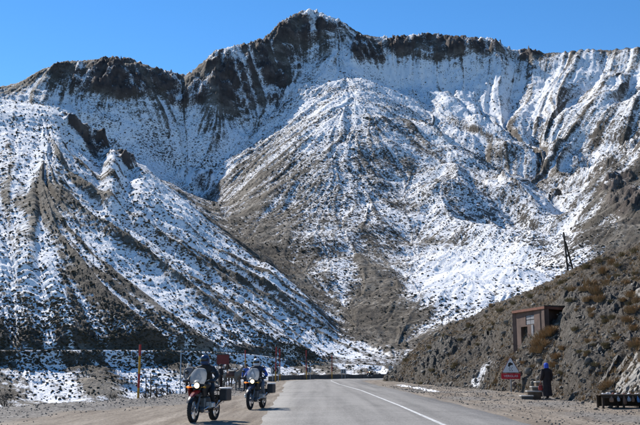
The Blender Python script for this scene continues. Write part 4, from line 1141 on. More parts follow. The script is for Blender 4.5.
# ------------------------------------------------------------------ hut dug into the hillside
c0 = at_depth(546, 345, 60.2); cl_ = at_depth(517, 345, 65.0); cr_ = at_depth(576, 345, 62.6)
zb = 2.2
zt0 = at_depth(546, 306.5, 60.2).z
t = thing('roadside_hut', 'small reddish plastered hut with flat slab roof dug into the hillside', 'hut', (c0.x, c0.y, zb))
H_ = zt0 - zb - .16
def wall_frame(a, c):                                   # columns: along wall, up, outwards (towards the camera)
    u = Vector((c.x - a.x, c.y - a.y, 0)); L = u.length; u.normalize(); n_ = Vector((u.y, -u.x, 0))
    if n_.y > 0: n_ = -n_
    return L, u, n_
def wbox(mb, a, u, n_, s0, s1, z0, z1, d0, d1):         # box in wall coordinates
    vs = [a + u * s + n_ * d + Vector((0, 0, z)) for z in (z0, z1) for d in (d0, d1) for s in (s0, s1)]
    mb.add(vs, [(0, 1, 3, 2), (4, 6, 7, 5), (0, 4, 5, 1), (2, 3, 7, 6), (0, 2, 6, 4), (1, 5, 7, 3)])
O = Vector((0, 0, 0)); al = Vector((cl_.x - c0.x, cl_.y - c0.y, 0)); ar = Vector((cr_.x - c0.x, cr_.y - c0.y, 0))
L1_, u1, n1_ = wall_frame(O, al); L2_, u2, n2_ = wall_frame(O, ar)
# left wall with door and window openings: built from piers and lintels
def sx(px):                                             # photo column -> distance along the left wall
    d = pdir(px, 330); k = d[0] / d[1]
    # c0 + u1*s on the ray: (c0.x+u1.x s) = k (c0.y+u1.y s)
    return (k * c0.y - c0.x) / (u1.x - k * u1.y)
dr0, dr1 = sx(527.5), sx(521); wn0, wn1 = sx(534.5), sx(526)
zd1 = H_ * .68; zw0, zw1 = H_ * .71, H_ * .92
mb = MB(); th = .3
wbox(mb, O, u1, n1_, 0, wn0, 0, H_, -th, 0)
wbox(mb, O, u1, n1_, wn0, wn1, zw1, H_, -th, 0)
wbox(mb, O, u1, n1_, wn0, dr0, 0, zw0, -th, 0)
wbox(mb, O, u1, n1_, dr0, dr1, zd1, zw0, -th, 0)
wbox(mb, O, u1, n1_, wn1, dr1, zw0, zw1, -th, 0)
wbox(mb, O, u1, n1_, dr1, dr1 + .001, zw0, zw1, -th, 0)
wbox(mb, O, u1, n1_, dr1, L1_, 0, H_, -th, 0)
wbox(mb, O, u1, n1_, wn1, dr1, zw1, H_, -th, 0)
mb.build('front_wall', 'hut_wall', t)
mb = MB(); wbox(mb, O, u2, n2_, .302, L2_ + 1.5, 0, H_, -th - .3, -.35); mb.build('side_wall', 'hut_wall', t)
mb = MB(); wbox(mb, al, u2, n2_, 0, 2.6, 0, H_, -.32, -.02); mb.build('back_wall', 'hut_wall', t)
mb = MB()
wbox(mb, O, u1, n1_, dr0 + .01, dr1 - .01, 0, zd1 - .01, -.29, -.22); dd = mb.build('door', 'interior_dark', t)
mb = MB(); wbox(mb, O, u1, n1_, dr0 + .12, dr0 + .16, zd1 * .45, zd1 * .6, -.22, -.18); mb.build('handle', 'galvanised', dd)
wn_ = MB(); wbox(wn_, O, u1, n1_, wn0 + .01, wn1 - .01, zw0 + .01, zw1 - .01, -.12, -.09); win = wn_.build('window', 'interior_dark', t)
for i in range(2):
    for j in range(2):
        mb = MB(); w2 = (wn1 - wn0) / 2; h2 = (zw1 - zw0) / 2
        wbox(mb, O, u1, n1_, wn0 + .03 + i * w2, wn0 + w2 - .02 + i * w2, zw0 + .03 + j * h2, zw0 + h2 - .02 + j * h2, -.09, -.04); mb.build('shutter_panel', 'hut_white', win)
mb = MB(); wbox(mb, O, u1, n1_, wn0 + .1, wn0 + .42, H_ * .12, zw0 - .03, .002, .05); mb.build('whitewashed_pier', 'hut_white', t)
mb = MB(); wbox(mb, O, u1, n1_, -.06, .34, 0, H_, .002, .06); mb.build('corner_pier', 'hut_wall', t)
# roof slab, following both walls with an overhang
oh = .22
pts = [O + n1_ * oh + n2_ * oh, al + n1_ * oh + u1 * oh, al + u1 * oh + Vector((1.4, 4.0, 0)), ar + u2 * 1.2 + Vector((-.6, 3.0, 0)), ar + u2 * 1.4 + n2_ * oh]
mb = MB(); n = len(pts)
vs = [Vector((q.x, q.y, H_ + .003)) for q in pts] + [Vector((q.x, q.y, H_ + .17)) for q in pts]
mb.add(vs, [tuple(range(n)), tuple(range(n, 2 * n))] + [(i, (i + 1) % n, n + (i + 1) % n, n + i) for i in range(n)])
mb.build('roof', 'hut_roof', t)
mb = MB(); pe = [q * .985 + Vector((0, .06, 0)) for q in pts]
mb.add([Vector((q.x, q.y, H_ + .173)) for q in pe] + [Vector((q.x, q.y, H_ + .24 + .04 * i_)) for i_, q in enumerate(pe)], [tuple(range(n)), tuple(range(n, 2 * n))] + [(i, (i + 1) % n, n + (i + 1) % n, n + i) for i in range(n)])
mb.build('earth_cover', 'hillside_earth', t)

# ------------------------------------------------------------------ A-frame utility pole
D = 116.0
tp = at_depth(563.8, 235, D); b1 = at_depth(569, 282, D - 1.2); b2 = at_depth(576, 282, D + 1.2)
t = thing('utility_pole', 'leaning wooden double pole forming an A on the hillside crest', 'pole', (b1.x, b1.y, 0))
for k, q in enumerate((b1, b2)):
    gzq = drop_hill(q.x, q.y) - .5; dirv = (tp - q).normalized(); q0 = q + dirv * ((gzq - q.z) / dirv.z)
    e = tp + (Vector((0, 0, .35)) if k == 0 else dirv * -.9)
    mb = MB(); mb.tube([q0 - t.location, q0.lerp(e, .5) - t.location, e - t.location], [.16, .14, .11], 12); mb.build('pole_leg', 'dark_wood', t, True)
mb = MB(); c = tp - t.location; mb.box((c.x + .05, c.y, c.z - .25), (.5, .14, .12), bev=.01); mb.build('cross_bar', 'dark_wood', t)
for s_ in (-1, 1):
    mb = MB(); mb.lathe([(.03, 0), (.05, .03), (.035, .06), (.05, .09), (.02, .14), (.001, .14)], (c.x + .05 + s_ * .2, c.y, c.z - .19), 'Z', 10); mb.build('insulator', 'sign_white', t, True)

# ------------------------------------------------------------------ tussocks and rocks on the hillside
tu_s = [shrub_template('grass_tussock', 80 + q, 'straw_grass', 230, 1.4, 1.0, .02, 1.1) for q in range(3)]
tu_o = [shrub_template('grass_tussock', 90 + q, 'olive_grass', 210, 1.5, .9, .022, 1.2) for q in range(3)]
def tussock(px, py, s_, straw=True, lab=None, grp=None):
    loc, nor = on_hill(px, py)
    if loc is None: return
    o_ = bpy.data.objects.new('grass_tussock', (tu_s if straw else tu_o)[rnd.randrange(3)]); col.objects.link(o_)
    sc_ = 1.2 * s_ * loc.y / FPX
    o_.location = loc - Vector((0, 0, .04)); o_.scale = (sc_ * rnd.uniform(.85, 1.2), sc_ * rnd.uniform(.85, 1.2), sc_ * rnd.uniform(.8, 1.05)); o_.rotation_euler = (0, 0, rnd.random() * 6.28)
    tag(o_, lab or ('straw-coloured grass tussock growing on the bare hillside' if straw else 'dull olive grass tussock growing on the bare hillside'), 'grass', grp or ('straw tussocks on the hillside' if straw else 'olive tussocks on the hillside'))
for px, py, s_ in ((538, 346, 9), (543, 341, 11), (548, 335, 10), (540, 352, 8), (546, 346, 9), (551, 331, 8), (534, 352, 7)):
    tussock(px, py, s_, True, 'golden dry grass tussock in front of the hut', 'golden tussocks before the hut')
for px, py, s_ in ((556, 358, 7), (592, 312, 7), (596, 294, 10), (586, 301, 6), (573, 291, 7), (603, 273, 8), (612, 263, 7), (600, 301, 8), (632, 312, 9), (627, 321, 8), (636, 346, 10), (637, 303, 8), (622, 301, 6), (609, 386, 8), (604, 389, 7), (634, 330, 8), (606, 284, 6), (588, 342, 5), (562, 349, 6), (553, 366, 6), (618, 340, 6), (630, 296, 7), (590, 286, 9), (584, 291, 8)): tussock(px, py, s_)
for px, py, s_ in ((430, 348, 4), (445, 336, 4), (470, 327, 5), (487, 317, 4), (500, 311, 5), (514, 304, 5), (530, 297, 5), (547, 290, 5), (562, 284, 6), (586, 268, 6), (600, 262, 6), (622, 256, 6), (635, 252, 6), (570, 301, 6), (478, 345, 4), (490, 330, 4), (460, 340, 4), (520, 385, 4), (495, 384, 4), (575, 330, 6), (580, 352, 5), (595, 365, 5), (612, 318, 6), (605, 345, 5)): tussock(px, py, s_, False)
for k in range(120):
    px = 405 + 245 * rnd.random() ** .8; py = rnd.uniform(250, 385)
    if 500 < px < 572 and 295 < py < 350: continue
    tussock(px, py, rnd.uniform(2.2, 5.0), rnd.random() < .35)

def rock_template(name, seed, mat, flat=.7):
    g = random.Random(seed); bm_ = bmesh.new(); bmesh.ops.create_icosphere(bm_, subdivisions=2, radius=1)
    cuts = [(Vector((g.gauss(0, 1), g.gauss(0, 1), g.gauss(0, 1))).normalized(), g.uniform(.45, .8)) for _ in range(9)]
    for v_ in bm_.verts:
        for n_, d_ in cuts:
            e = v_.co.dot(n_) - d_
            if e > 0: v_.co -= n_ * e
        v_.co += Vector((g.gauss(0, .03), g.gauss(0, .03), g.gauss(0, .03))); v_.co.z *= flat
    me_ = bpy.data.meshes.new(name); bm_.to_mesh(me_); bm_.free(); me_.materials.append(MATS[mat]); return me_
rk_t = [rock_template('rock', 20 + q, 'grey_stone' if q < 4 else 'pale_stone', .5 + .1 * (q % 3)) for q in range(6)]
def place_rock(loc, s_, lab, grp, k=None):
    o_ = bpy.data.objects.new('rock', rk_t[rnd.randrange(6) if k is None else k]); col.objects.link(o_)
    o_.location = loc; o_.scale = (s_ * rnd.uniform(.8, 1.4), s_ * rnd.uniform(.8, 1.3), s_ * rnd.uniform(.7, 1.1)); o_.rotation_euler = (rnd.uniform(-.4, .4), rnd.uniform(-.4, .4), rnd.random() * 6.28)
    tag(o_, lab, 'rock', grp)
nrk = 0
while nrk < 170:
    px = 400 + 245 * rnd.random() ** .75; py = rnd.uniform(250, 402); loc, nor = on_hill(px, py)
    if loc is None or (500 < px < 570 and 300 < py < 350): continue
    place_rock(loc, rnd.lognormvariate(math.log(1.05), .5) * loc.y / FPX, 'angular grey rock lying on the stony hillside', 'rocks on the hillside'); nrk += 1
for k in range(36):
    px = rnd.uniform(470, 638); py = rnd.uniform(394, 410) if px > 560 else rnd.uniform(392, 402)
    q = ground_at(px, py)
    if q.x < road_edges(q.y)[1] + 1.4: continue
    place_rock((q.x, q.y, .03), rnd.uniform(.05, .14), 'loose stone on the dirt shoulder below the hillside', 'stones on the dirt shoulder')
for k in range(26):
    px = rnd.uniform(2, 185); py = rnd.uniform(400, 413) - px * .045; q = ground_at(px, py)
    place_rock((q.x, q.y, float(ground_z(np.array([q.x]), np.array([q.y]))[0])), rnd.uniform(.04, .10), 'loose grey stone along the gravel berm', 'stones on the gravel berm')
# scree: loose stones too many to count
cand = []
while len(cand) < 5600:
    a_i = int(rnd.random() ** .9 * 500); t_i = int(18 + 242 * rnd.random() ** 1.5)
    cand.append((HX[a_i, t_i] + rnd.uniform(-.15, .15), HY[a_i, t_i] + rnd.uniform(-.15, .15), HZ2[a_i, t_i], (.012 + .0007 * HRr[a_i, t_i]) * rnd.lognormvariate(0, .5) ))
cand = np.array(cand)
jit = np.clip(1 + .3 * rng.standard_normal((len(cand), len(ICO_V), 1)), .5, 1.6); sq = rng.uniform(.35, 1.5, (len(cand), 1, 3))
co = ICO_V[None] * jit * cand[:, 3][:, None, None] * sq + cand[:, None, :3]
fc = ICO_F[None] + (np.arange(len(cand)) * len(ICO_V))[:, None, None]
o = bpy.data.objects.new('scree', raw_mesh('scree', co.reshape(-1, 3), fc.reshape(-1, 3), 'grey_stone')); col.objects.link(o)
o['kind'] = 'stuff'; o['label'] = 'loose stony scree scattered over the hillside'; o['category'] = 'scree'
# pebbles on the berm, lay-by edge and right shoulder
cand = []
for k in range(5000):
    if rnd.random() < .62:
        y = rnd.uniform(24, 75); x = float(np.interp(y, [20, 31, 36, 40, 52, 80], [-12, -11, -9.3, -7.9, -7.4, -7.8])) + abs(rnd.gauss(0, 1.6)) - .3
    else:
        y = rnd.uniform(24, 80); x = float(road_edges(y)[1]) + .3 + 5.5 * rnd.random()
    cand.append((x, y, rnd.uniform(.008, .024) * (1 + y / 60)))
cand = np.array(cand); zz = ground_z(cand[:, 0], cand[:, 1])
jit = np.clip(1 + .3 * rng.standard_normal((len(cand), len(ICO_V), 1)), .5, 1.6)
co = ICO_V[None] * jit * cand[:, 2][:, None, None] * rng.uniform(.6, 1.3, (len(cand), 1, 3)) + np.stack([cand[:, 0], cand[:, 1], zz], -1)[:, None, :]
fc = ICO_F[None] + (np.arange(len(cand)) * len(ICO_V))[:, None, None]
o = bpy.data.objects.new('pebbles', raw_mesh('pebbles', co.reshape(-1, 3), fc.reshape(-1, 3), 'grey_stone')); col.objects.link(o)
o['kind'] = 'stuff'; o['label'] = 'grey pebbles strewn along the road shoulders'; o['category'] = 'gravel'
# dry grass: thin tufts too many to count
cand = []
while len(cand) < 6500:
    a_i = int(rnd.random() ** .9 * 520); t_i = int(24 + 236 * rnd.random())
    if rkm[a_i, t_i] < .45 and rnd.random() < .25 + h_dry[a_i, t_i] and h_snow[a_i, t_i] < .3: cand.append((HX[a_i, t_i] + rnd.uniform(-.12, .12), HY[a_i, t_i] + rnd.uniform(-.12, .12), HZ2[a_i, t_i] - .02, rnd.uniform(.10, .28)))
cand = np.array(cand); nbl = 7
an = rng.uniform(0, 2 * math.pi, (len(cand), nbl)); le = rng.uniform(.15, .8, (len(cand), nbl)); ln = cand[:, 3:4] * rng.uniform(.6, 1.2, (len(cand), nbl))
b0 = cand[:, None, :3] + np.stack([np.cos(an) * .04, np.sin(an) * .04, 0 * an], -1)
tipv = b0 + np.stack([np.cos(an) * le * ln, np.sin(an) * le * ln, ln], -1)
wv = np.stack([-np.sin(an), np.cos(an), 0 * an], -1) * (.012 + .035 * cand[:, 3:4])[:, :, None]
tri_ = np.stack([b0 - wv, b0 + wv, tipv], 2).reshape(-1, 3)
for part_, nm in ((0, 'straw_grass'),):
    o = bpy.data.objects.new('dry_grass', raw_mesh('dry_grass', tri_, np.arange(len(tri_)).reshape(-1, 3), nm)); col.objects.link(o)
    o['kind'] = 'stuff'; o['label'] = 'thin dry grass sprinkled over the hillside'; o['category'] = 'grass'
# pale tilted slabs of rock above the stall
def slab(pxs, D0, D1, thick, label, mat_='pale_stone'):
    hp = [on_hill(min(x, 655), y)[0] for x, y, f_ in pxs]
    A_ = np.array([[x, y, 1] for (x, y, f_), q in zip(pxs, hp) if q is not None], float); dv = np.array([q.y for q in hp if q is not None])
    cf = np.linalg.lstsq(A_, dv, rcond=None)[0]             # a plane through the bank, set slightly proud of it
    pts_ = [at_depth(x, y, float(np.dot(cf, (x, y, 1))) - .3) for x, y, f_ in pxs]; c_ = sum(pts_, Vector()) / len(pts_)
    n_ = (pts_[1] - pts_[0]).cross(pts_[2] - pts_[0]).normalized()
    if n_.y > 0: n_ = -n_
    mb_ = MB(); n2 = len(pts_); rim = [c_ + (q - c_) * .93 for q in pts_]
    vs_ = [q - c_ - n_ * thick for q in pts_] + [q - c_ for q in pts_] + [q - c_ + n_ * .06 for q in rim]
    mb_.add(vs_, [tuple(range(n2)), tuple(range(2 * n2, 3 * n2))] + [(l * n2 + i, l * n2 + (i + 1) % n2, (l + 1) * n2 + (i + 1) % n2, (l + 1) * n2 + i) for l in range(2) for i in range(n2)])
    o_ = mb_.build('rock_slab', mat_); o_.location = c_; tag(o_, label, 'rock')
slabs = thing('rock_slab', 'pale smooth slanting rock slab with cracks behind the stall', 'rock', (0, 0, 0))
def layer(pxs, off, mat_, seed):
    g_ = random.Random(seed)
    hp = [on_hill(min(x, 655), y)[0] for x, y in pxs]
    A_ = np.array([[x, y, 1] for (x, y), q in zip(pxs, hp) if q is not None], float); dv = np.array([q.y for q in hp if q is not None])
    cf = np.linalg.lstsq(A_, dv, rcond=None)[0]
    nu, nv = 5, 12; (a, b_, c, d) = [Vector((x, y, 0)) for x, y in pxs]
    vs = []; fs = []
    for lay in (0, 1):
        for j_ in range(nv + 1):
            for i_ in range(nu + 1):
                u, v_ = i_ / nu, j_ / nv
                q = a.lerp(b_, u).lerp(d.lerp(c, u), v_)
                ex = .7 * g_.gauss(0, 1) if i_ in (0, nu) or j_ in (0, nv) else 0
                dep = float(np.dot(cf, (q.x, q.y, 1))) - (off + .08 * g_.gauss(0, 1) + .12 * math.sin(3.1 * u + seed) - .25 * (j_ in (0, nv)) - .12 * (i_ in (0, nu)) if lay else -.6)
                vs.append(at_depth(q.x + ex * .5, q.y + ex * .5, dep))
    n1 = (nu + 1) * (nv + 1)
    for lay in (0, 1):
        for j_ in range(nv):
            for i_ in range(nu):
                k0 = lay * n1 + j_ * (nu + 1) + i_; fs.append((k0, k0 + 1, k0 + nu + 2, k0 + nu + 1))
    rim = [i_ for i_ in range(nu + 1)] + [j_ * (nu + 1) + nu for j_ in range(1, nv + 1)] + [nv * (nu + 1) + i_ for i_ in range(nu - 1, -1, -1)] + [j_ * (nu + 1) for j_ in range(nv - 1, 0, -1)]
    for k0 in range(len(rim)):
        e, f_ = rim[k0], rim[(k0 + 1) % len(rim)]; fs.append((e, f_, n1 + f_, n1 + e))
    mb_ = MB(); mb_.add(vs, fs); mb_.build('rock_layer', mat_, slabs)
layer([(613, 391), (620, 394), (641, 356), (636, 352)], .22, 'pale_stone', 1)
layer([(620.6, 394), (629, 395), (652, 358), (641.8, 355)], .38, 'pale_stone', 2)
layer([(630, 395), (640, 394), (661, 362), (653, 357)], .28, 'pale_stone', 3)
layer([(605, 389), (610.5, 390), (632, 353), (629, 350)], .18, 'grey_stone', 4)
layer([(598, 384), (602, 385), (619, 355), (616, 353)], .14, 'grey_stone', 5)
slab([(635, 294, 0), (639, 296, 0), (646, 295, 0), (647, 290, 1), (641, 288, 1), (636, 290, 1)], 57, 59, .5, 'pale boulder with snow on the upper hillside')

# ------------------------------------------------------------------ stone steps, person, stall
p0 = ground_at(531, 399.5); D = p0.y
t = thing('stone_steps', 'short flight of pale-topped stone steps beside the robed person', 'steps', (p0.x, p0.y, 0))
for k, (x0, x1, yt, yb) in enumerate(((521.5, 533, 395.5, 400), (527.5, 541, 391, 397), (532, 543, 386.5, 391.5), (536, 544, 381.5, 387))):
    Dk = D + k * .42; a = at_depth(x0, yt, Dk); c = at_depth(x1, yt, Dk); zt_ = a.z; zl = at_depth(x0, yb, Dk).z - .25
    mb = MB(); mb.box(((a.x + c.x) / 2 - p0.x, Dk - p0.y + .22, (zt_ + zl) / 2 - .03), (c.x - a.x, .46, zt_ - zl - .06), bev=.02); st_ = mb.build('step', 'old_wood' if k % 2 else 'parapet_stone', t)
    mb = MB(); mb.box(((a.x + c.x) / 2 - p0.x, Dk - p0.y + .2, zt_ - .025), (c.x - a.x + .06, .52, .06), Matrix.Rotation(rnd.uniform(-.03, .03), 3, 'Y'), .015); mb.build('tread', 'tread_stone', st_)

p = ground_at(547.5, 399.8)
t = thing('person', 'person in a long dark robe and bright blue headscarf standing by the steps', 'person', (p.x, p.y, .02), R(200))
V_ = Vector; J = {}; E = []
# local: faces -Y before rotation
J['pelvis'] = (V_((0, 0, .92)), (.155, .12)); J['waist'] = (V_((0, .0, 1.08)), (.145, .11)); J['chest'] = (V_((0, .0, 1.27)), (.175, .125)); J['upper'] = (V_((0, .0, 1.39)), (.15, .10)); J['neck'] = (V_((0, -.01, 1.48)), .055); J['head'] = (V_((0, -.02, 1.57)), (.075, .09)); J['crown'] = (V_((0, -.015, 1.65)), (.07, .08)); J['nose'] = (V_((0, -.11, 1.57)), .016)
E += [('pelvis', 'waist'), ('waist', 'chest'), ('chest', 'upper'), ('upper', 'neck'), ('neck', 'head'), ('head', 'crown'), ('head', 'nose')]
for s_, sd in ((-1, 'L'), (1, 'R')):
    st_ = -.10 if s_ < 0 else .10
    J['hip' + sd] = (V_((s_ * .09, 0, .87)), .10); J['knee' + sd] = (V_((s_ * .09, st_ * .5 - .02, .48)), .068); J['ankle' + sd] = (V_((s_ * .09, st_ + .03, .08)), .045); J['toe' + sd] = (V_((s_ * .10, st_ - .13, .04)), (.04, .03))
    E += [('pelvis', 'hip' + sd), ('hip' + sd, 'knee' + sd), ('knee' + sd, 'ankle' + sd), ('ankle' + sd, 'toe' + sd)]
    J['sh' + sd] = (V_((s_ * .18, 0, 1.37)), .075)
    if s_ > 0: J['elbow' + sd] = (V_((.27, .05, 1.12)), .052); J['wrist' + sd] = (V_((.25, -.10, .90)), .036); J['hand' + sd] = (V_((.25, -.13, .83)), (.036, .026)); fw = V_((0, -.2, -1))
    else: J['elbow' + sd] = (V_((-.25, .03, 1.10)), .052); J['wrist' + sd] = (V_((-.24, -.03, .85)), .036); J['hand' + sd] = (V_((-.24, -.05, .78)), (.036, .026)); fw = V_((0, -.1, -1))
    E += [('upper', 'sh' + sd), ('sh' + sd, 'elbow' + sd), ('elbow' + sd, 'wrist' + sd), ('wrist' + sd, 'hand' + sd)]
    fingers(J, E, sd, J['hand' + sd][0], None, fw.normalized(), V_((0, -1, 0)), V_((-s_ * .8, 0, -.5)))
body_obj('body', J, E, 'pelvis', ['robe_dark', 'skin', 'boot'], lambda c: 2 if c.z < .12 else (1 if (c.z > 1.47 or (abs(c.x) > .2 and c.z < .88)) else 0), t)
def loft(name, secs, mat_, parent, n=26, fold=0.0, ph=0.0, closed_top=False):
    vs = []; fs = []
    for i, (z, cx, cy, rx, ry, f_) in enumerate(secs):
        for k in range(n):
            a = 2 * math.pi * k / n; q = 1 + f_ * fold * math.sin(7 * a + ph + z) + .5 * f_ * fold * math.sin(4 * a + 2 * ph)
            vs.append((cx + rx * q * math.cos(a), cy + ry * q * math.sin(a), z))
    for i in range(len(secs) - 1):
        for k in range(n): fs.append((i * n + k, i * n + (k + 1) % n, (i + 1) * n + (k + 1) % n, (i + 1) * n + k))
    fs.append(tuple(range((len(secs) - 1) * n, len(secs) * n)))
    mb_ = MB(); mb_.add(vs, fs); return mb_.build(name, mat_, parent, True, ang=70)
loft('robe', [(.16, 0, .02, .235, .22, 1), (.45, 0, .01, .225, .195, .9), (.75, 0, 0, .215, .175, .6), (.95, 0, 0, .205, .165, .4), (1.12, 0, 0, .19, .145, .3), (1.28, 0, 0, .215, .155, .2), (1.38, 0, 0, .225, .13, .1), (1.44, 0, 0, .14, .09, .1), (1.48, 0, -.005, .075, .07, 0)], 'robe_dark', t, fold=.10)
for s_, a, c, e in ((1, (.19, 0, 1.39), (.28, .05, 1.12), (.255, -.085, .92)), (-1, (-.19, 0, 1.39), (-.26, .03, 1.10), (-.25, -.02, .88))):
    mb = MB(); mb.tube([a, V_(a).lerp(V_(c), .5), c, V_(c).lerp(V_(e), .5), e], [.095, .085, .075, .075, .08], 12); mb.build('sleeve', 'robe_dark', t, True)
loft('headscarf', [(1.46, 0, .01, .115, .11, .8), (1.52, 0, .015, .105, .115, .5), (1.58, 0, .012, .108, .122, .4), (1.64, 0, .005, .108, .12, .3), (1.69, 0, .0, .085, .095, .2), (1.715, 0, 0, .04, .05, 0)], 'scarf_blue', t, fold=.07, ph=1.3)
bag = MB(); bag.M = None
loft_o = thing('carrier_bag', 'small red bag hanging from the robed person\'s hand', 'bag', t.matrix_basis @ Vector((.25, -.15, .42)), R(200))
loft('pouch', [(0, 0, 0, .09, .05, .5), (.06, 0, 0, .125, .075, 1), (.16, 0, 0, .12, .07, 1), (.24, 0, 0, .09, .03, 1)], 'bag_red', loft_o, fold=.08)
mb = MB()
for s_ in (-1, 1): mb.tube([(s_ * .06, 0, .235), (s_ * .05, 0, .30), (0, 0, .355)], .006, 6)
mb.build('handle', 'bag_red', loft_o)

# market stall
pa = ground_at(602.5, 408.3); D = pa.y; ztop = at_depth(602, 394.5, D).z
x1 = at_depth(668, 400, D).x; W = x1 - pa.x; dep = .8
t = thing('stall_table', 'dark rough wooden stall table at the foot of the rocky bank', 'table', (pa.x, D, 0))
mb_n = 9
for k in range(mb_n):
    mb = MB(); w_ = dep / mb_n; mb.box((W / 2 + rnd.uniform(-.02, .02), w_ * (k + .5), ztop - .02 + rnd.uniform(-.006, .006)), (W + .1, w_ - .012, .03), bev=.004); mb.build('top_plank', 'old_wood', t)
for x_ in (.05, W / 3, 2 * W / 3, W - .05):
    for y_ in (.06, dep - .06): mb = MB(); mb.box((x_, y_, ztop / 2 - .04), (.07, .07, ztop), Matrix.Rotation(rnd.uniform(-.05, .05), 3, 'Y')); mb.build('leg', 'dark_wood', t)
mb = MB(); mb.box((W / 2, .02, ztop - .085), (W, .03, .09)); mb.build('front_rail', 'dark_wood', t)
mb = MB(); mb.box((W / 2, dep - .02, ztop * .5), (W - .2, .03, ztop * .8)); mb.build('back_board', 'dark_wood', t)
for k in range(22):
    x_ = pa.x + .05 + W * (k + rnd.random() * .6) / 22.5; y_ = D + rnd.uniform(.1, dep - .1); s_ = rnd.uniform(.05, .1)
    o_ = bpy.data.objects.new('mineral_specimen', rk_t[rnd.randrange(6)].copy()); col.objects.link(o_)
    kind = rnd.choice(['white', 'white', 'black', 'red'])
    o_.data.materials.clear(); o_.data.materials.append(MATS['mineral_' + kind]); o_.location = (x_, y_, ztop + s_ * .3); o_.scale = (s_, s_, s_); o_.rotation_euler = (0, 0, rnd.random() * 6)
    tag(o_, {'white': 'whitish mineral lump lying on the stall table', 'black': 'black mineral lump lying on the stall table', 'red': 'reddish mineral lump lying on the stall table'}[kind], 'mineral', kind + ' minerals on the stall')
for px, mat_, h_, lab in ((611.5, 'pouch_brown', .30, 'brown pouch hanging under the stall edge'), (618, 'pouch_pale', .26, 'pale grey pouch hanging under the stall edge'), (624, 'pouch_brown', .34, 'brown pouch hanging under the stall edge'), (628.5, 'pouch_pale', .3, 'pale grey pouch hanging under the stall edge'), (633, 'pouch_brown', .3, 'brown pouch hanging under the stall edge'), (637.5, 'pouch_blue', .24, 'light blue pouch hanging under the stall edge')):
    q = at_depth(px, 397, D - .05); h_ *= rnd.uniform(.6, 1.15); kw = rnd.uniform(.7, 1.3)
    o_ = loft('hanging_pouch', [(-h_, 0, 0, .05, .02, .5), (-h_ * .85, 0, 0, .075, .045, 1), (-h_ * .45, 0, 0, .07, .04, 1), (-.06, 0, 0, .03, .02, 1), (0, 0, 0, .012, .012, 0)], mat_, None, 16, .08)
    o_.location = (q.x, D - .045, ztop - .05); o_.scale = (kw, 1, 1); o_.rotation_euler = (0, rnd.uniform(-.2, .2), rnd.random() * 3); tag(o_, lab, 'pouch', 'pouches hanging from the stall')

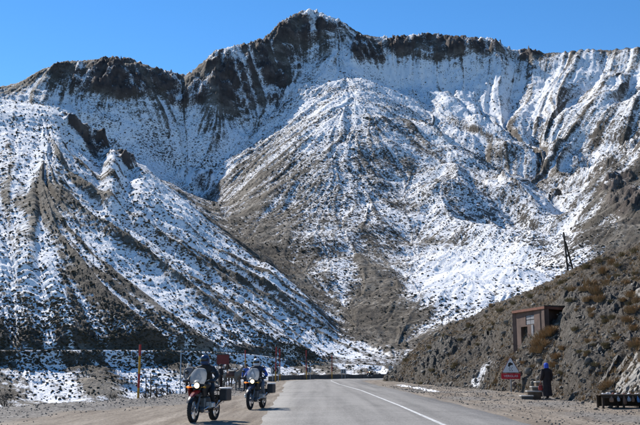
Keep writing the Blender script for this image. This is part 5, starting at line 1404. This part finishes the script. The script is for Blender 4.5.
# ------------------------------------------------------------------ animals and people on the lay-by
def make_mule(label, loc, rz, mat_, s_=1.0, headup=1.0):
    t = thing('mule', label, 'mule', loc, rz); t.scale = (s_, s_, s_)
    J = {}; E = []; V_ = Vector              # faces +X
    J['hip'] = (V_((-.48, 0, 1.10)), (.20, .22)); J['belly'] = (V_((-.12, 0, 1.04)), (.235, .245)); J['rib'] = (V_((.22, 0, 1.05)), (.225, .25)); J['chest'] = (V_((.50, 0, 1.10)), (.17, .22)); J['rump'] = (V_((-.68, 0, 1.06)), (.13, .15))
    J['neck1'] = (V_((.64, 0, 1.26)), (.13, .19)); J['neck2'] = (V_((.78, 0, 1.26 + .20 * headup)), (.11, .165)); J['poll'] = (V_((.90, 0, 1.30 + .30 * headup)), (.10, .125)); J['face'] = (V_((1.07, 0, 1.15 + .30 * headup)), (.085, .095)); J['muzzle'] = (V_((1.20, 0, 1.01 + .29 * headup)), (.065, .065))
    E += [('rump', 'hip'), ('hip', 'belly'), ('belly', 'rib'), ('rib', 'chest'), ('chest', 'neck1'), ('neck1', 'neck2'), ('neck2', 'poll'), ('poll', 'face'), ('face', 'muzzle')]
    for sd, y in (('L', .13), ('R', -.13)):
        f = .05 if sd == 'L' else -.06
        J['fs' + sd] = (V_((.44, y, .88)), .10); J['fk' + sd] = (V_((.45 + f, y, .50)), .048); J['ff' + sd] = (V_((.44 + f, y, .12)), .035); J['fh' + sd] = (V_((.47 + f, y, .03)), .048)
        J['hs' + sd] = (V_((-.52, y, .86)), .125); J['hk' + sd] = (V_((-.46 - f, y, .70)), .085); J['hh' + sd] = (V_((-.66 - f, y, .46)), .05); J['hf' + sd] = (V_((-.62 - f, y, .12)), .036); J['hz' + sd] = (V_((-.59 - f, y, .03)), .048)
        J['ear' + sd] = (V_((.88, y * .5, 1.43 + .30 * headup)), .03); J['et' + sd] = (V_((.87, y * .75, 1.57 + .30 * headup)), .014)
        E += [('chest', 'fs' + sd), ('fs' + sd, 'fk' + sd), ('fk' + sd, 'ff' + sd), ('ff' + sd, 'fh' + sd), ('hip', 'hs' + sd), ('hs' + sd, 'hk' + sd), ('hk' + sd, 'hh' + sd), ('hh' + sd, 'hf' + sd), ('hf' + sd, 'hz' + sd), ('poll', 'ear' + sd), ('ear' + sd, 'et' + sd)]
    body_obj('body', J, E, 'belly', [mat_, 'mane_dark'], lambda c: 1 if c.z < .09 else 0, t)
    mb = MB(); mb.tube([(-.80, 0, 1.12), (-.90, 0, 1.0), (-.93, 0, .75), (-.90, 0, .5)], [.03, .05, .055, .02], 10); mb.build('tail', 'mane_dark', t, True)
    mb = MB(); mb.prism([(.55, 1.32), (.70, 1.50), (.84, 1.44 + .22 * headup), (.92, 1.46 + .32 * headup), (.86, 1.44 + .2 * headup), (.68, 1.38)], -.02, .02, Matrix(((1, 0, 0), (0, 0, 1), (0, 1, 0)))); mb.build('mane', 'mane_dark', t)
    vs = []; fs = []
    for i, x_ in enumerate((-.30, -.1, .1, .30)):
        for k in range(11):
            a = R(-15) + R(210) * k / 10; vs.append((x_, .268 * math.cos(a), 1.04 + .275 * math.sin(a)))
    for i in range(3):
        for k in range(10): fs.append((i * 11 + k, i * 11 + k + 1, (i + 1) * 11 + k + 1, (i + 1) * 11 + k))
    mb = MB(); mb.add(vs, fs); bl = mb.build('saddle_blanket', 'saddle_cloth', t, True); sd_ = bl.modifiers.new('thick', 'SOLIDIFY'); sd_.thickness = .02
    mb = MB(); mb.box((0, 0, 1.345), (.46, .34, .07), bev=.03); mb.ball((-.2, 0, 1.40), (.06, .14, .06)); mb.ball((.2, 0, 1.40), (.05, .10, .07)); mb.build('saddle', 'saddle_pale', t, True)
    return t
g = ground_at(231.5, 391.0)
make_mule('grey saddled mule standing side-on between the two riders', (g.x, g.y, 0), R(-22), 'mule_grey', .98, .8)
g2 = ground_at(233.5, 389.2)
make_mule('dark brown saddled mule half hidden beside the grey mule', (g2.x, g2.y, 0), R(-115), 'mule_brown', 1.04, 1.15)
def stander(label, loc, rz, top, trousers, head_mat, headname, arm=0.0, h=1.0):
    t = thing('person', label, 'person', loc, rz); t.scale = (h, h, h); V_ = Vector; J = {}; E = []
    J['pelvis'] = (V_((0, 0, .95)), (.16, .12)); J['waist'] = (V_((0, 0, 1.1)), (.15, .115)); J['chest'] = (V_((0, 0, 1.30)), (.185, .13)); J['upper'] = (V_((0, 0, 1.43)), (.16, .10)); J['neck'] = (V_((0, -.01, 1.52)), .055); J['head'] = (V_((0, -.02, 1.61)), (.075, .09)); J['crown'] = (V_((0, -.015, 1.69)), (.07, .08)); J['nose'] = (V_((0, -.112, 1.61)), .016)
    E += [('pelvis', 'waist'), ('waist', 'chest'), ('chest', 'upper'), ('upper', 'neck'), ('neck', 'head'), ('head', 'crown'), ('head', 'nose')]
    for s_, sd in ((-1, 'L'), (1, 'R')):
        J['hip' + sd] = (V_((s_ * .10, 0, .88)), .095); J['knee' + sd] = (V_((s_ * .12, -.02, .48)), .066); J['ankle' + sd] = (V_((s_ * .13, .03 * s_, .08)), .045); J['toe' + sd] = (V_((s_ * .15, .03 * s_ - .15, .035)), (.042, .03))
        J['sh' + sd] = (V_((s_ * .19, 0, 1.41)), .08); J['elbow' + sd] = (V_((s_ * .28, .03 - arm * .1, 1.14 + arm * .05)), .055); J['wrist' + sd] = (V_((s_ * (.26 - .05 * arm), -.06 - arm * .22, .90 + arm * .18)), .038); J['hand' + sd] = (V_((s_ * (.25 - .05 * arm), -.09 - arm * .28, .83 + arm * .22)), (.036, .026))
        E += [('pelvis', 'hip' + sd), ('hip' + sd, 'knee' + sd), ('knee' + sd, 'ankle' + sd), ('ankle' + sd, 'toe' + sd), ('upper', 'sh' + sd), ('sh' + sd, 'elbow' + sd), ('elbow' + sd, 'wrist' + sd), ('wrist' + sd, 'hand' + sd)]
        fingers(J, E, sd, J['hand' + sd][0], None, V_((0, -.3 - arm, -.9 + arm * .8)).normalized(), V_((-s_, 0, 0)), V_((-s_ * .2, -.2, -.8)))
    body_obj('body', J, E, 'pelvis', [top, trousers, 'boot', 'skin'], lambda c: 3 if c.z > 1.5 or (abs(c.x) > .17 and c.z < .9 + arm * .2 and c.y < -.05 - arm * .2 and c.z > .7) else (2 if c.z < .11 else (1 if c.z < .90 else 0)), t)
    if headname == 'hair':
        mb = MB(); mb.lathe([(.001, .115), (.05, .108), (.085, .075), (.098, .02), (.09, -.03), (.07, -.06)], (0, .012, 1.665), 'Z', 16, scale=(.95, 1.05, 1)); mb.build('hair', head_mat, t, True)
    else: loft(headname, [(1.50, 0, .02, .13, .11, .6), (1.56, 0, .012, .10, .11, .5), (1.63, 0, .016, .1, .11, .4), (1.70, 0, .005, .10, .105, .3), (1.75, 0, 0, .07, .08, 0)], head_mat, t, fold=.06)
    return t
g = ground_at(220, 391); stander('person in dark clothes standing in front of the red board', (g.x, g.y + .4, 0), R(75), 'rider_black', 'robe_dark', 'mane_dark', 'hair', .6)
g = at_depth(246.3, 380, 60); stander('person in a blue jacket standing behind the mules', (g.x, 60.0, 0), R(-20), 'jacket_blue', 'rider_navy', 'mane_dark', 'hair', .2)
g = at_depth(188.5, 385, 50); stander('person in a pale coat standing behind the red-beaked motorcycle', (g.x, 50.0, 0), R(30), 'rider_grey', 'robe_dark', 'saddle_pale', 'headcloth', .2)

# ------------------------------------------------------------------ bare bushes and broken fence on the berm
def bare_bush(px, py, hpx, spread, label, seed, dens=7):
    g_ = random.Random(seed); q = ground_at(px, py); z0 = float(ground_z(np.array([q.x]), np.array([q.y]))[0])
    h_ = hpx / FPX * q.y
    t = thing('bare_bush', label, 'bush', (q.x, q.y, z0), 0, 'leafless bushes along the berm'); mb = MB()
    def grow(p_, d_, ln, r_, lv):
        e = p_ + d_ * ln; mid = p_.lerp(e, .5) + Vector((g_.gauss(0, .05), g_.gauss(0, .05), 0)) * ln
        mb.tube([p_, mid, e], [r_, r_ * .85, r_ * .65], 4, False)
        if lv > 0:
            for k in range(g_.choice((2, 3, 3))):
                n_ = (d_ + Vector((g_.gauss(0, .55), g_.gauss(0, .55), g_.gauss(.05, .35)))).normalized(); grow(p_.lerp(e, g_.uniform(.5, 1)), n_, ln * g_.uniform(.5, .8), r_ * .62, lv - 1)
    for k in range(dens):
        a = g_.random() * 6.28; d_ = Vector((math.cos(a) * spread * g_.random(), math.sin(a) * spread * g_.random(), 1)).normalized()
        grow(Vector((math.cos(a) * .08, math.sin(a) * .08, -.05)), d_, h_ * g_.uniform(.4, .55), .016, 3)
    mb.build('branches', 'twig', t)
bare_bush(3, 411, 24, .8, 'dark bare bush at the far end of the gravel berm', 1, 9)
bare_bush(122, 403, 10, .9, 'low bare bush beside the tall snow pole', 2)
bare_bush(146, 402, 12, 1.2, 'dense bare bush just behind the tall snow pole', 3, 12)
bare_bush(160, 401, 12, 1.2, 'spreading bare bush under the broken fence', 4, 12)
bare_bush(172, 399, 9, 1.0, 'small bare bush next to the slim grey post', 5)
bare_bush(113, 404, 15, .5, 'upright bare bush on the open berm', 6, 5)
p = ground_at(150, 400)
t = thing('broken_fence', 'broken fence of thin crooked branches on the berm', 'fence', (p.x, p.y, 0))
for px, yt, yb in ((145.5, 378, 402), (150.5, 373, 402), (156, 384, 402), (166.5, 384, 400)):
    a = at_depth(px, yb, p.y) - t.location; c = at_depth(px + rnd.uniform(-1, 1), yt, p.y) - t.location; mb = MB(); mb.tube([a - Vector((0, 0, .3)), a.lerp(c, .5) + Vector((.02, 0, 0)), c], [.035, .03, .022], 7); mb.build('stake', 'dark_wood', t, True)
for (xa, ya), (xb, yb) in (((142, 377.5), (157, 378.5)), ((149, 387), (170, 386)), ((141, 393), (158, 389))):
    a = at_depth(xa, ya, p.y - .04) - t.location; c = at_depth(xb, yb, p.y - .04) - t.location; mb = MB(); mb.tube([a, a.lerp(c, .5) + Vector((0, 0, .03)), c], .022, 6); mb.build('rail', 'dark_wood', t, True)
